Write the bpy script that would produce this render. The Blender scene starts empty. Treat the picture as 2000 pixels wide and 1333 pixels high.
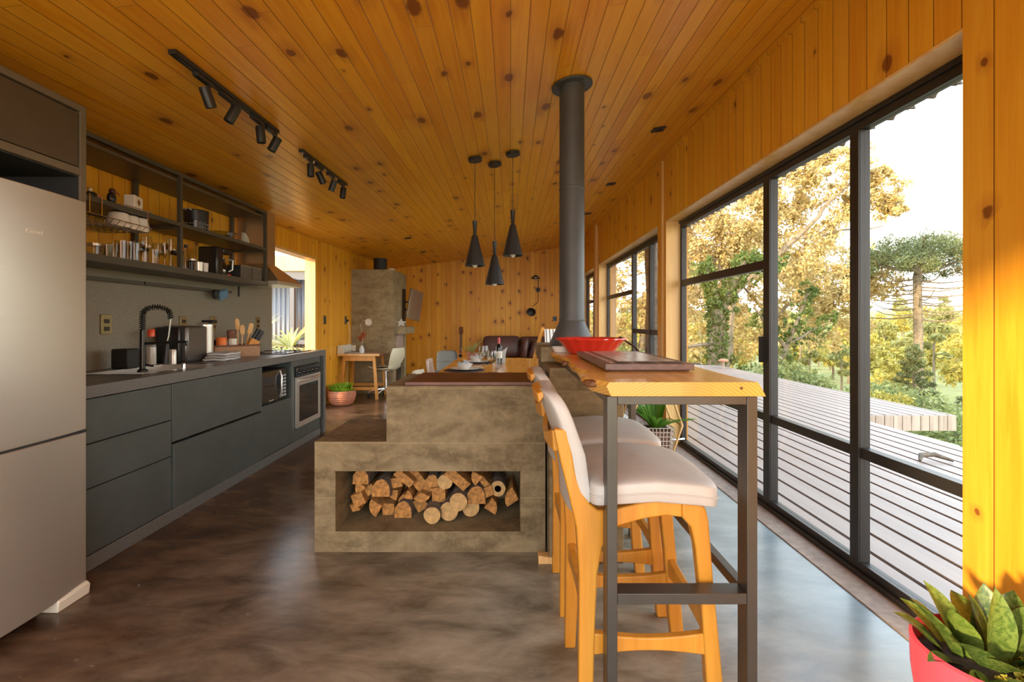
import bpy, math, random
import numpy as np
from mathutils import Vector, Matrix, Euler, Quaternion
random.seed(7)
S = bpy.context.scene
COL = S.collection
PI = math.pi

# ---------------------------------------------------------------- camera, sky, sun, exposure
cam_d = bpy.data.cameras.new('camera')
cam_d.sensor_width = 36.0
cam_d.lens = 36.0 * 950 / 2000
cam_d.shift_x = 0.0015
cam_d.shift_y = -0.01925
cam_d.clip_start = 0.05
cam_d.clip_end = 2000
cam = bpy.data.objects.new('camera', cam_d)
cam.location = (0, 0, 1.22)
cam.rotation_euler = (PI / 2, 0, 0)
COL.objects.link(cam)
S.camera = cam
S.view_settings.view_transform = 'Standard'
S.view_settings.look = 'None'
S.view_settings.gamma = 1.0
S.view_settings.use_curve_mapping = False
S.view_settings.exposure = 0.85

world = bpy.data.worlds.new('sky')
S.world = world
world.use_nodes = True
wn = world.node_tree
wn.nodes.clear()
w_out = wn.nodes.new('ShaderNodeOutputWorld')
w_bg = wn.nodes.new('ShaderNodeBackground')
w_tc = wn.nodes.new('ShaderNodeTexCoord')
w_sep = wn.nodes.new('ShaderNodeSeparateXYZ')
w_rmp = wn.nodes.new('ShaderNodeValToRGB')
e = w_rmp.color_ramp.elements
e[0].position = 0.0; e[0].color = (1.0, 0.93, 0.86, 1)
e[1].position = 1.0; e[1].color = (0.50, 0.72, 1.0, 1)
k = e.new(0.22); k.color = (0.95, 0.96, 0.97, 1)
k = e.new(0.45); k.color = (0.75, 0.88, 1.0, 1)
wn.links.new(w_tc.outputs['Generated'], w_sep.inputs[0])
wn.links.new(w_sep.outputs[2], w_rmp.inputs[0])
wn.links.new(w_rmp.outputs[0], w_bg.inputs[0])
wn.links.new(w_bg.outputs[0], w_out.inputs[0])
w_bg.inputs[1].default_value = 3.2

sun_d = bpy.data.lights.new('sun', 'SUN')
sun_d.energy = 5.0
sun_d.color = (1.0, 0.78, 0.50)
sun_d.angle = math.radians(3.0)
sun = bpy.data.objects.new('sun', sun_d)
sun.rotation_euler = Vector((0.79, 0.60, -0.20)).to_track_quat('-Z', 'Y').to_euler()
sun.location = (-6, -6, 6)
COL.objects.link(sun)

# ---------------------------------------------------------------- mesh builder
class MB:
    def __init__(s):
        s.v = []; s.f = []; s.m = []; s.mi = 0
    def add(s, vs, fs):
        b = len(s.v)
        s.v += [tuple(p) for p in vs]
        s.f += [tuple(i + b for i in f) for f in fs]
        s.m += [s.mi] * len(fs)
        return s
    def mat(s, i):
        s.mi = i; return s
    def box(s, x0, x1, y0, y1, z0, z1):
        vs = [(x, y, z) for z in (z0, z1) for y in (y0, y1) for x in (x0, x1)]
        return s.add(vs, [(0, 2, 3, 1), (4, 5, 7, 6), (0, 1, 5, 4), (2, 6, 7, 3), (0, 4, 6, 2), (1, 3, 7, 5)])
    def obox(s, c, size, rot=(0, 0, 0)):
        R = Euler(rot).to_matrix(); c = Vector(c)
        vs = [c + R @ Vector((x * size[0] / 2, y * size[1] / 2, z * size[2] / 2)) for z in (-1, 1) for y in (-1, 1) for x in (-1, 1)]
        return s.add(vs, [(0, 2, 3, 1), (4, 5, 7, 6), (0, 1, 5, 4), (2, 6, 7, 3), (0, 4, 6, 2), (1, 3, 7, 5)])
    def bar(s, p0, p1, w, h, up=(0, 0, 1)):
        p0 = Vector(p0); p1 = Vector(p1); d = (p1 - p0).normalized()
        a = d.cross(Vector(up))
        if a.length < 1e-4: a = d.cross(Vector((0, 1, 0)))
        a.normalize(); b = a.cross(d)
        vs = [p + a * (i * w / 2) + b * (j * h / 2) for p in (p0, p1) for j in (-1, 1) for i in (-1, 1)]
        return s.add(vs, [(0, 2, 3, 1), (4, 5, 7, 6), (0, 1, 5, 4), (2, 6, 7, 3), (0, 4, 6, 2), (1, 3, 7, 5)])
    def tube(s, pts, r, n=10, caps=True):
        pts = [Vector(p) for p in pts]
        rs = r if isinstance(r, (list, tuple)) else [r] * len(pts)
        d0 = (pts[1] - pts[0]).normalized()
        a = d0.orthogonal().normalized(); vs = []; fs = []
        for i, p in enumerate(pts):
            if i == 0: d = d0
            elif i == len(pts) - 1: d = (pts[i] - pts[i - 1]).normalized()
            else: d = ((pts[i + 1] - p).normalized() + (p - pts[i - 1]).normalized()).normalized()
            a = (a - d * a.dot(d)).normalized(); b = d.cross(a)
            for k in range(n):
                t = 2 * PI * k / n
                vs.append(p + (a * math.cos(t) + b * math.sin(t)) * rs[i])
        for i in range(len(pts) - 1):
            for k in range(n):
                k2 = (k + 1) % n
                fs.append((i * n + k, i * n + k2, (i + 1) * n + k2, (i + 1) * n + k))
        if caps:
            fs.append(tuple(reversed(range(n)))); fs.append(tuple((len(pts) - 1) * n + k for k in range(n)))
        return s.add(vs, fs)
    def lathe(s, prof, c=(0, 0, 0), n=28, rot=None, fr=None):
        vs = []; fs = []; c = Vector(c)
        R = Euler(rot).to_matrix() if rot else None
        for (r, z) in prof:
            for k in range(n):
                t = 2 * PI * k / n
                rr = r * (fr(t, z) if fr else 1)
                p = Vector((rr * math.cos(t), rr * math.sin(t), z))
                vs.append(c + (R @ p if R else p))
        for i in range(len(prof) - 1):
            for k in range(n):
                k2 = (k + 1) % n
                fs.append((i * n + k, i * n + k2, (i + 1) * n + k2, (i + 1) * n + k))
        if prof[0][0] > 1e-5: fs.append(tuple(reversed(range(n))))
        if prof[-1][0] > 1e-5: fs.append(tuple((len(prof) - 1) * n + k for k in range(n)))
        return s.add(vs, fs)
    def prism(s, poly, ax, a, b):
        def P(u, v, w):
            return {'x': (w, u, v), 'y': (u, w, v), 'z': (u, v, w)}[ax]
        n = len(poly)
        vs = [P(u, v, a) for u, v in poly] + [P(u, v, b) for u, v in poly]
        fs = [tuple(reversed(range(n))), tuple(range(n, 2 * n))]
        fs += [(i, (i + 1) % n, n + (i + 1) % n, n + i) for i in range(n)]
        return s.add(vs, fs)
    def sq(s, c, h, e=0.3, nu=24, nv=14, fn=None, rot=None):
        """rounded box (superellipsoid), half sizes h, optional deform fn(Vector local)->Vector"""
        c = Vector(c); R = Euler(rot).to_matrix() if rot else None
        def pw(x): return math.copysign(abs(x) ** e, x)
        vs = []; fs = []
        for j in range(nv + 1):
            ph = -PI / 2 + PI * j / nv
            for i in range(nu):
                th = 2 * PI * i / nu
                p = Vector((h[0] * pw(math.cos(ph)) * pw(math.cos(th)), h[1] * pw(math.cos(ph)) * pw(math.sin(th)), h[2] * pw(math.sin(ph))))
                if fn: p = fn(p)
                vs.append(c + (R @ p if R else p))
        for j in range(nv):
            for i in range(nu):
                i2 = (i + 1) % nu
                fs.append((j * nu + i, j * nu + i2, (j + 1) * nu + i2, (j + 1) * nu + i))
        return s.add(vs, fs)
    def leaf(s, base, d, L, W, droop=0.4, n=5, fold=0.25, up=(0, 0, 1), tip=0.0):
        base = Vector(base); d = Vector(d).normalized(); side = d.cross(Vector(up))
        if side.length < 1e-3: side = Vector((1, 0, 0))
        side.normalize(); vs = []; fs = []; p = base.copy()
        for i in range(n + 1):
            t = i / n
            w = W * (math.sin(PI * min(1, 0.08 + 0.92 * t)) ** 0.8) * (1 - 0.15 * t) + tip * 0
            nrm = side.cross(d).normalized()
            vs += [p - side * w / 2 + nrm * fold * w / 2, p, p + side * w / 2 + nrm * fold * w / 2]
            d = (d + Vector((0, 0, -droop / n))).normalized()
            p = p + d * (L / n)
        for i in range(n):
            a = i * 3
            fs += [(a, a + 1, a + 4, a + 3), (a + 1, a + 2, a + 5, a + 4)]
        return s.add(vs, fs)
    def build(s, name, mats, parent=None, smooth=35, bevel=0, world=False, loc=None):
        me = bpy.data.meshes.new(name)
        me.from_pydata(s.v, [], s.f)
        if not isinstance(mats, (list, tuple)): mats = [mats]
        for m in mats: me.materials.append(m)
        if max(s.m or [0]) > 0: me.polygons.foreach_set('material_index', s.m)
        if smooth:
            me.polygons.foreach_set('use_smooth', [True] * len(me.polygons))
            me.set_sharp_from_angle(angle=math.radians(smooth))
        me.update()
        o = bpy.data.objects.new(name, me)
        COL.objects.link(o)
        if parent is not None:
            o.parent = parent
            if world: o.location = -Vector(parent.location)
        elif loc is not None: o.location = loc
        if bevel:
            b = o.modifiers.new('edge', 'BEVEL'); b.width = bevel; b.segments = 2; b.limit_method = 'ANGLE'; b.angle_limit = math.radians(40)
            b.harden_normals = False
        return o

def tag(o, label=None, cat=None, group=None, kind=None):
    if label: o['label'] = label
    if cat: o['category'] = cat
    if group: o['group'] = group
    if kind: o['kind'] = kind
    return o
def thing(name, label, cat, loc=(0, 0, 0), rz=0, group=None):
    o = bpy.data.objects.new(name, None); COL.objects.link(o)
    o.empty_display_size = 0.05
    o.location = loc; o.rotation_euler = (0, 0, rz)
    return tag(o, label, cat, group)
def copy_tree(o, parent=None):
    c = o.copy(); COL.objects.link(c)
    if parent: c.parent = parent
    for ch in [x for x in bpy.data.objects if x.parent == o]:
        copy_tree(ch, c)
    return c
def dup(root, loc, rz, label, group=None):
    r = copy_tree(root); r.location = loc; r.rotation_euler = (0, 0, rz); r['label'] = label
    if group: r['group'] = group
    return r
def struct(o):
    o['kind'] = 'structure'; return o

# ---------------------------------------------------------------- materials
def new_mat(name):
    m = bpy.data.materials.new(name); m.use_nodes = True
    nt = m.node_tree
    return m, nt, nt.nodes['Principled BSDF']
def N(nt, t, **kw):
    n = nt.nodes.new(t)
    for k_, v_ in kw.items(): setattr(n, k_, v_)
    return n
def val(nt, sock, v):
    if isinstance(v, bpy.types.NodeSocket): nt.links.new(v, sock)
    else: sock.default_value = v
def M(nt, op, a, b=0.0, c=None, clamp=False):
    n = N(nt, 'ShaderNodeMath', operation=op); n.use_clamp = clamp
    val(nt, n.inputs[0], a); val(nt, n.inputs[1], b)
    if c is not None: val(nt, n.inputs[2], c)
    return n.outputs[0]
def mixc(nt, f, a, b, mode='MIX'):
    n = N(nt, 'ShaderNodeMix', data_type='RGBA', blend_type=mode)
    val(nt, n.inputs[0], f)
    for s_, v_ in ((n.inputs[6], a), (n.inputs[7], b)):
        if isinstance(v_, bpy.types.NodeSocket): nt.links.new(v_, s_)
        else: s_.default_value = (*v_[:3], 1)
    return n.outputs[2]
def comb(nt, x, y, z):
    n = N(nt, 'ShaderNodeCombineXYZ')
    for i, v_ in enumerate((x, y, z)): val(nt, n.inputs[i], v_)
    return n.outputs[0]
def noise(nt, vec, scale, detail=3, rough=0.5, dist=0.0):
    n = N(nt, 'ShaderNodeTexNoise'); n.inputs['Scale'].default_value = scale
    n.inputs['Detail'].default_value = detail; n.inputs['Roughness'].default_value = rough; n.inputs['Distortion'].default_value = dist
    if vec is not None: nt.links.new(vec, n.inputs['Vector'])
    return n.outputs['Fac']
def rng(nt, v_, a, b, c=0.0, d=1.0):
    n = N(nt, 'ShaderNodeMapRange'); n.clamp = True
    nt.links.new(v_, n.inputs[0])
    for i, x in enumerate((a, b, c, d)): n.inputs[i + 1].default_value = x
    return n.outputs[0]
def objco(nt): return N(nt, 'ShaderNodeTexCoord').outputs['Object']
def bump(nt, bs, h, strength=0.3, dist=0.01):
    n = N(nt, 'ShaderNodeBump'); n.inputs['Strength'].default_value = strength; n.inputs['Distance'].default_value = dist
    nt.links.new(h, n.inputs['Height']); nt.links.new(n.outputs[0], bs.inputs['Normal'])
def plain(name, c, rough=0.5, metal=0.0, var=0.0, scale=8.0, spec=0.5, bmp=0.0, coat=0.0):
    m, nt, bs = new_mat(name)
    bs.inputs['Roughness'].default_value = rough; bs.inputs['Metallic'].default_value = metal
    bs.inputs['Specular IOR Level'].default_value = spec
    bs.inputs['Coat Weight'].default_value = coat
    bs.inputs['Base Color'].default_value = (*c, 1)
    if var or bmp:
        f = noise(nt, objco(nt), scale, 4, 0.6)
        if var:
            f2 = rng(nt, f, 0.3, 0.7, 0, 1)
            nt.links.new(mixc(nt, f2, [x * (1 - var) for x in c], [min(1, x * (1 + var)) for x in c]), bs.inputs['Base Color'])
        if bmp: bump(nt, bs, f, bmp, 0.003)
    return m
def pine(name, ax, al, w=0.11, base=(0.78, 0.43, 0.12), dark=(0.58, 0.25, 0.05), knots=0.35, seg=0.0, rough=0.35, ksc=0.17, ks0=0.05, ks1=0.08, kasp=1.3):
    m, nt, bs = new_mat(name)
    sp = N(nt, 'ShaderNodeSeparateXYZ'); nt.links.new(objco(nt), sp.inputs[0])
    U = sp.outputs['XYZ'.index(ax)]; V = sp.outputs['XYZ'.index(al)]
    u = M(nt, 'DIVIDE', U, w); idx = M(nt, 'FLOOR', u); fr = M(nt, 'FRACT', u)
    wn_ = N(nt, 'ShaderNodeTexWhiteNoise', noise_dimensions='1D'); nt.links.new(idx, wn_.inputs['W'])
    r = wn_.outputs['Value']
    if seg:
        sv = M(nt, 'ADD', M(nt, 'DIVIDE', V, seg), M(nt, 'MULTIPLY', r, 7.0))
        sidx = M(nt, 'FLOOR', sv); sfr = M(nt, 'FRACT', sv)
        w2 = N(nt, 'ShaderNodeTexWhiteNoise', noise_dimensions='2D'); nt.links.new(comb(nt, idx, sidx, 0.0), w2.inputs['Vector'])
        r = w2.outputs['Value']
    grain = noise(nt, comb(nt, M(nt, 'MULTIPLY', U, 34.0), M(nt, 'MULTIPLY', V, 1.6), M(nt, 'MULTIPLY', r, 9.0)), 1.0, 5, 0.6, 0.6)
    fine = noise(nt, comb(nt, M(nt, 'MULTIPLY', U, 160.0), M(nt, 'MULTIPLY', V, 5.0), M(nt, 'MULTIPLY', r, 5.0)), 1.0, 2, 0.5)
    t = M(nt, 'ADD', M(nt, 'MULTIPLY', r, 0.55), M(nt, 'ADD', M(nt, 'MULTIPLY', rng(nt, grain, 0.35, 0.7), 0.6), M(nt, 'MULTIPLY', rng(nt, fine, 0.3, 0.7), 0.12)), clamp=True)
    c = mixc(nt, t, base, dark)
    w3 = N(nt, 'ShaderNodeTexWhiteNoise', noise_dimensions='1D'); nt.links.new(M(nt, 'ADD', M(nt, 'MULTIPLY', r, 31.7), 3.3), w3.inputs['W'])
    c = mixc(nt, M(nt, 'MULTIPLY', w3.outputs['Value'], 0.35), c, (0.62, 0.27, 0.045))
    # knots
    vo = N(nt, 'ShaderNodeTexVoronoi', voronoi_dimensions='2D'); vo.inputs['Scale'].default_value = 1.0
    wr = noise(nt, comb(nt, M(nt, 'MULTIPLY', U, 28.0), M(nt, 'MULTIPLY', V, 20.0), 0.0), 1.0, 3, 0.6)
    wr2 = noise(nt, comb(nt, M(nt, 'MULTIPLY', V, 17.0), M(nt, 'MULTIPLY', U, 21.0), 4.0), 1.0, 3, 0.6)
    nt.links.new(comb(nt, M(nt, 'ADD', M(nt, 'DIVIDE', U, ksc), M(nt, 'MULTIPLY', wr, 0.10)), M(nt, 'ADD', M(nt, 'DIVIDE', V, ksc * kasp), M(nt, 'MULTIPLY', wr2, 0.12)), 0.0), vo.inputs['Vector'])
    sc = N(nt, 'ShaderNodeSeparateColor'); nt.links.new(vo.outputs['Color'], sc.inputs[0])
    has = M(nt, 'LESS_THAN', sc.outputs[0], knots)
    size = M(nt, 'ADD', ks0, M(nt, 'MULTIPLY', sc.outputs[1], ks1))
    kd = M(nt, 'DIVIDE', vo.outputs['Distance'], size)
    kn = M(nt, 'MULTIPLY', rng(nt, kd, 0.75, 1.15, 1.0, 0.0), has)
    halo = M(nt, 'MULTIPLY', rng(nt, kd, 0.9, 3.4, 0.6, 0.0), M(nt, 'MULTIPLY', has, rng(nt, grain, 0.3, 0.6, 0.3, 1.0)))
    c = mixc(nt, halo, c, (0.42, 0.14, 0.02))
    c = mixc(nt, M(nt, 'MULTIPLY', kn, 0.85), c, (0.16, 0.04, 0.008))
    edge = M(nt, 'MINIMUM', fr, M(nt, 'SUBTRACT', 1.0, fr))
    g = rng(nt, edge, 0.006, 0.035, 1.0, 0.0)
    if seg:
        e2 = M(nt, 'MULTIPLY', M(nt, 'MINIMUM', sfr, M(nt, 'SUBTRACT', 1.0, sfr)), seg)
        g = M(nt, 'MAXIMUM', g, M(nt, 'MULTIPLY', rng(nt, e2, 0.0005, 0.002, 1.0, 0.0), 0.6))
    c = mixc(nt, M(nt, 'MULTIPLY', g, 0.75), c, (0.16, 0.05, 0.008))
    nt.links.new(c, bs.inputs['Base Color'])
    bs.inputs['Roughness'].default_value = rough; bs.inputs['Specular IOR Level'].default_value = 0.35
    h = M(nt, 'SUBTRACT', M(nt, 'MULTIPLY', grain, 0.12), g)
    bump(nt, bs, h, 0.5, 0.004)
    return m
def solidwood(name, base, dark, al='Z', sc=30.0, rough=0.35):
    m, nt, bs = new_mat(name)
    sp = N(nt, 'ShaderNodeSeparateXYZ'); nt.links.new(objco(nt), sp.inputs[0])
    mul = [sc, sc, sc]; mul['XYZ'.index(al)] = sc * 0.07
    v = comb(nt, *[M(nt, 'MULTIPLY', sp.outputs[i], mul[i]) for i in range(3)])
    g = noise(nt, v, 1.0, 4, 0.6, 0.5)
    nt.links.new(mixc(nt, rng(nt, g, 0.35, 0.68), base, dark), bs.inputs['Base Color'])
    bs.inputs['Roughness'].default_value = rough
    bump(nt, bs, g, 0.08, 0.002)
    return m

WOODB = (0.90, 0.48, 0.035); WOODD = (0.72, 0.285, 0.008)
m_ceil = pine('ceiling_pine', 'X', 'Y', 0.088, WOODB, WOODD, knots=0.42, seg=1.9, rough=0.30, ksc=0.22, ks0=0.03, ks1=0.12, kasp=1.9)
m_wallr = pine('wall_pine', 'Y', 'Z', 0.11, WOODB, WOODD, knots=0.35, ksc=0.22, rough=0.38, ks0=.03, ks1=.09)
m_wallf = pine('far_wall_pine', 'X', 'Z', 0.115, WOODB, WOODD, knots=0.28, ksc=0.19, rough=0.38, ks0=.05, ks1=.12)
m_post = solidwood('pale_pine', (0.80, 0.50, 0.18), (0.70, 0.38, 0.11), 'Z', 14)
m_chair = solidwood('stool_wood', (0.64, 0.29, 0.035), (0.50, 0.20, 0.018), 'Z', 22, 0.3)
m_desk = solidwood('desk_wood', (0.75, 0.36, 0.08), (0.62, 0.27, 0.05), 'Z', 20, 0.4)
m_wal = solidwood('dark_walnut', (0.20, 0.125, 0.10), (0.12, 0.075, 0.06), 'Y', 40, 0.38)
m_spoon = solidwood('light_spoon_wood', (0.8, 0.5, 0.2), (0.66, 0.36, 0.12), 'Z', 60, 0.5)
m_block = solidwood('knife_block_wood', (0.78, 0.36, 0.06), (0.6, 0.25, 0.04), 'Z', 60, 0.4)
m_fad = solidwood('weathered_timber', (0.50, 0.38, 0.29), (0.34, 0.24, 0.18), 'Z', 20, 0.7)

def mk_slab():
    m, nt, bs = new_mat('live_edge_slab')
    sp = N(nt, 'ShaderNodeSeparateXYZ'); nt.links.new(objco(nt), sp.inputs[0])
    wob = noise(nt, comb(nt, M(nt, 'MULTIPLY', sp.outputs[0], 6.0), M(nt, 'MULTIPLY', sp.outputs[1], 1.5), M(nt, 'MULTIPLY', sp.outputs[2], 6.0)), 1.0, 3)
    dx = M(nt, 'SUBTRACT', sp.outputs[0], 0.49); dz = M(nt, 'SUBTRACT', sp.outputs[2], 0.90)
    rr = M(nt, 'SQRT', M(nt, 'ADD', M(nt, 'MULTIPLY', dx, dx), M(nt, 'MULTIPLY', M(nt, 'MULTIPLY', dz, dz), 1.6)))
    rr = M(nt, 'ADD', rr, M(nt, 'MULTIPLY', wob, 0.03))
    s_ = M(nt, 'SINE', M(nt, 'MULTIPLY', rr, 620.0))
    c = mixc(nt, rng(nt, s_, -0.6, 1.0, 0.0, 0.55), (0.74, 0.40, 0.085), (0.50, 0.23, 0.032))
    big = noise(nt, comb(nt, M(nt, 'MULTIPLY', sp.outputs[0], 9.0), M(nt, 'MULTIPLY', sp.outputs[1], 2.0), 0.0), 1.0, 4, 0.6)
    c = mixc(nt, rng(nt, big, 0.5, 0.75, 0.0, 0.6), c, (0.55, 0.22, 0.03))
    nt.links.new(c, bs.inputs['Base Color']); bs.inputs['Roughness'].default_value = 0.22
    return m
m_slab = mk_slab()
m_table = solidwood('dining_table_wood', (0.78, 0.40, 0.09), (0.62, 0.28, 0.05), 'Y', 14, 0.16)
m_burl = plain('knot_burl', (0.16, 0.06, 0.02), 0.6, var=0.6, scale=60)

def mk_floor():
    m, nt, bs = new_mat('polished_cement')
    co = objco(nt)
    mp = N(nt, 'ShaderNodeMapping'); mp.inputs['Rotation'].default_value = (0, 0, 0.5); mp.inputs['Scale'].default_value = (1.0, 2.2, 1.0)
    nt.links.new(co, mp.inputs['Vector'])
    a = noise(nt, mp.outputs[0], 1.1, 6, 0.62, 0.8)
    b = noise(nt, mp.outputs[0], 2.8, 7, 0.62, 0.3)
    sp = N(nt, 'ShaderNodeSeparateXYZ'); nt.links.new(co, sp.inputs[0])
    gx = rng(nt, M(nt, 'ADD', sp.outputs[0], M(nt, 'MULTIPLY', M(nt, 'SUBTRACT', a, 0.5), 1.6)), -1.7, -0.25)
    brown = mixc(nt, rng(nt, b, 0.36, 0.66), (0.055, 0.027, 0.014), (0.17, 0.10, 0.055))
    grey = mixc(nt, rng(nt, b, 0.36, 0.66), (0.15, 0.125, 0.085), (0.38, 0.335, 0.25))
    sky_tint = rng(nt, M(nt, 'ADD', sp.outputs[0], M(nt, 'MULTIPLY', M(nt, 'SUBTRACT', a, 0.5), 0.8)), 0.5, 1.3)
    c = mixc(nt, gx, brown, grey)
    c = mixc(nt, sky_tint, c, mixc(nt, rng(nt, b, 0.3, 0.7), (0.20, 0.24, 0.25), (0.32, 0.37, 0.38)))  # blue-grey towards the windows: sky reflection put into the cement colour
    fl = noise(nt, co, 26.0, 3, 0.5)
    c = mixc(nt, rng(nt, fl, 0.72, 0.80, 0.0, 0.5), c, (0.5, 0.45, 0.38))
    nt.links.new(c, bs.inputs['Base Color'])
    bs.inputs['Roughness'].default_value = 0.25
    bump(nt, bs, b, 0.05, 0.006)
    return m
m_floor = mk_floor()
def mk_conc(name, a, b, lines=True):
    m, nt, bs = new_mat(name)
    co = objco(nt)
    mp = N(nt, 'ShaderNodeMapping'); mp.inputs['Scale'].default_value = (1.0, 1.0, 2.5); nt.links.new(co, mp.inputs['Vector'])
    n1 = noise(nt, mp.outputs[0], 3.0, 6, 0.65, 0.4)
    n2 = noise(nt, co, 22.0, 5, 0.7)
    c = mixc(nt, rng(nt, n1, 0.38, 0.62), a, b)
    c = mixc(nt, rng(nt, n2, 0.45, 0.8, 0.0, 0.5), c, [min(1, x * 1.6) for x in b])
    sp = N(nt, 'ShaderNodeSeparateXYZ'); nt.links.new(co, sp.inputs[0])
    h = M(nt, 'MULTIPLY', n2, 0.5)
    if lines:
        fr = M(nt, 'FRACT', M(nt, 'DIVIDE', M(nt, 'ADD', sp.outputs[2], M(nt, 'MULTIPLY', n1, 0.01)), 0.29))
        ln = rng(nt, M(nt, 'MINIMUM', fr, M(nt, 'SUBTRACT', 1.0, fr)), 0.004, 0.02, 1.0, 0.0)
        c = mixc(nt, M(nt, 'MULTIPLY', ln, 0.35), c, [x * 1.5 for x in b])
        h = M(nt, 'ADD', h, M(nt, 'MULTIPLY', ln, 0.5))
    vo = N(nt, 'ShaderNodeTexVoronoi'); vo.inputs['Scale'].default_value = 30; nt.links.new(co, vo.inputs['Vector'])
    pit = rng(nt, vo.outputs['Distance'], 0.05, 0.12, 1.0, 0.0)
    c = mixc(nt, M(nt, 'MULTIPLY', pit, 0.4), c, [x * 0.4 for x in a])
    nt.links.new(c, bs.inputs['Base Color']); bs.inputs['Roughness'].default_value = 0.75
    bump(nt, bs, h, 0.35, 0.006)
    return m
m_conc = mk_conc('board_formed_concrete', (0.125, 0.085, 0.036), (0.255, 0.19, 0.098))
m_conc2 = mk_conc('fireplace_concrete', (0.20, 0.15, 0.075), (0.33, 0.26, 0.145))
m_gran = plain('dark_granite', (0.135, 0.137, 0.130), 0.32, var=0.55, scale=180)
m_splash = plain('granite_backsplash', (0.22, 0.20, 0.155), 0.4, var=0.3, scale=150)
m_cab = plain('graphite_cabinet', (0.070, 0.084, 0.078), 0.36, var=0.12, scale=5)
m_cabd = plain('cabinet_dark_gap', (0.02, 0.02, 0.02), 0.7)
m_taupe = plain('taupe_cabinet', (0.13, 0.105, 0.07), 0.5)
m_taupe_d = plain('brown_cabinet_door', (0.07, 0.05, 0.03), 0.5, var=0.1)
m_frame = plain('shelf_steel', (0.085, 0.075, 0.055), 0.45, 0.3)
m_shelf = plain('shelf_board', (0.10, 0.075, 0.05), 0.4, var=0.2)
def mk_steel():
    m, nt, bs = new_mat('brushed_steel')
    sp = N(nt, 'ShaderNodeSeparateXYZ'); nt.links.new(objco(nt), sp.inputs[0])
    n_ = noise(nt, comb(nt, sp.outputs[0], M(nt, 'MULTIPLY', sp.outputs[1], 3.0), M(nt, 'MULTIPLY', sp.outputs[2], 300.0)), 1.0, 2)
    nt.links.new(rng(nt, n_, 0.3, 0.7, 0.30, 0.42), bs.inputs['Roughness'])
    bs.inputs['Base Color'].default_value = (0.62, 0.59, 0.53, 1); bs.inputs['Metallic'].default_value = 0.75
    return m
m_steel = mk_steel()
m_chrome = plain('chrome', (0.75, 0.75, 0.75), 0.15, 1.0)
m_black = plain('black_metal', (0.022, 0.022, 0.022), 0.42, 0.2)
m_bmatte = plain('matte_black', (0.018, 0.018, 0.018), 0.6)
m_bplast = plain('black_plastic', (0.015, 0.015, 0.015), 0.25)
m_glassblk = plain('black_glass', (0.012, 0.014, 0.016), 0.05, spec=0.8)
m_flue = plain('flue_steel', (0.075, 0.078, 0.078), 0.5, 0.35, var=0.1)
m_winfr = plain('window_aluminium', (0.032, 0.026, 0.022), 0.4, 0.3)
m_legst = plain('table_steel', (0.085, 0.078, 0.068), 0.35, 0.6, var=0.1)
m_leath = plain('beige_leather', (0.50, 0.475, 0.445), 0.42, var=0.05, scale=10, bmp=0.1)
m_brleath = plain('brown_leather', (0.11, 0.05, 0.04), 0.35, var=0.15, scale=10, bmp=0.15)
m_white = plain('white_ceramic', (0.75, 0.72, 0.66), 0.2)
m_whitep = plain('white_plastic', (0.72, 0.68, 0.56), 0.35)
m_red = plain('red_enamel', (0.62, 0.03, 0.02), 0.15, coat=0.4)
m_pink = plain('coral_pot', (0.70, 0.06, 0.09), 0.3)
m_orange = plain('orange_tin', (0.85, 0.20, 0.03), 0.35)
m_terra = plain('terracotta', (0.45, 0.17, 0.09), 0.6, var=0.2, scale=20)
m_cloth = plain('white_cloth', (0.55, 0.56, 0.55), 0.9, bmp=0.3, scale=30)
m_blue = plain('blue_cloth', (0.12, 0.22, 0.32), 0.9)
m_greycl = plain('grey_fabric', (0.05, 0.06, 0.07), 0.9, bmp=0.2, scale=40)
m_brass = plain('brass_plate', (0.30, 0.24, 0.12), 0.35, 0.8)
m_redplate = plain('iron_stove_plate', (0.13, 0.05, 0.035), 0.4, 0.3, var=0.3)  # reddish tone of the reflected wood is put into the iron colour
m_bark = plain('bark', (0.14, 0.10, 0.07), 0.9, var=0.5, scale=25, bmp=0.6)
m_cut = plain('cut_wood', (0.38, 0.17, 0.04), 0.8, var=0.6, scale=45)
m_cut2 = plain('pale_cut_wood', (0.48, 0.29, 0.11), 0.8, var=0.3, scale=35)
m_soil = plain('potting_soil', (0.05, 0.03, 0.018), 0.95, var=0.4, scale=60, bmp=0.8)
m_wick = plain('wicker', (0.42, 0.24, 0.13), 0.7, var=0.4, scale=90, bmp=0.6)
m_wickd = plain('dark_wicker', (0.20, 0.085, 0.05), 0.7, var=0.5, scale=90, bmp=0.6)
m_rubber = plain('rubber', (0.02, 0.02, 0.02), 0.8)
m_grout = plain('threshold_cement', (0.34, 0.24, 0.18), 0.7, var=0.25, scale=20)

def leafmat(name, a, b, trans=0.35):
    m, nt, bs = new_mat(name)
    g = N(nt, 'ShaderNodeNewGeometry')
    c = mixc(nt, g.outputs['Random Per Island'], a, b)
    nt.links.new(c, bs.inputs['Base Color']); bs.inputs['Roughness'].default_value = 0.5
    bs.inputs['Specular IOR Level'].default_value = 0.3
    t = N(nt, 'ShaderNodeBsdfTranslucent'); nt.links.new(c, t.inputs[0])
    mx = N(nt, 'ShaderNodeMixShader'); mx.inputs[0].default_value = trans
    nt.links.new(bs.outputs[0], mx.inputs[1]); nt.links.new(t.outputs[0], mx.inputs[2])
    nt.links.new(mx.outputs[0], nt.nodes['Material Output'].inputs[0])
    return m
m_lgold = leafmat('golden_leaves', (0.46, 0.33, 0.11), (0.68, 0.51, 0.24))
m_lyel = leafmat('sunlit_meadow_leaves', (0.36, 0.30, 0.05), (0.56, 0.44, 0.11))
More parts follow.
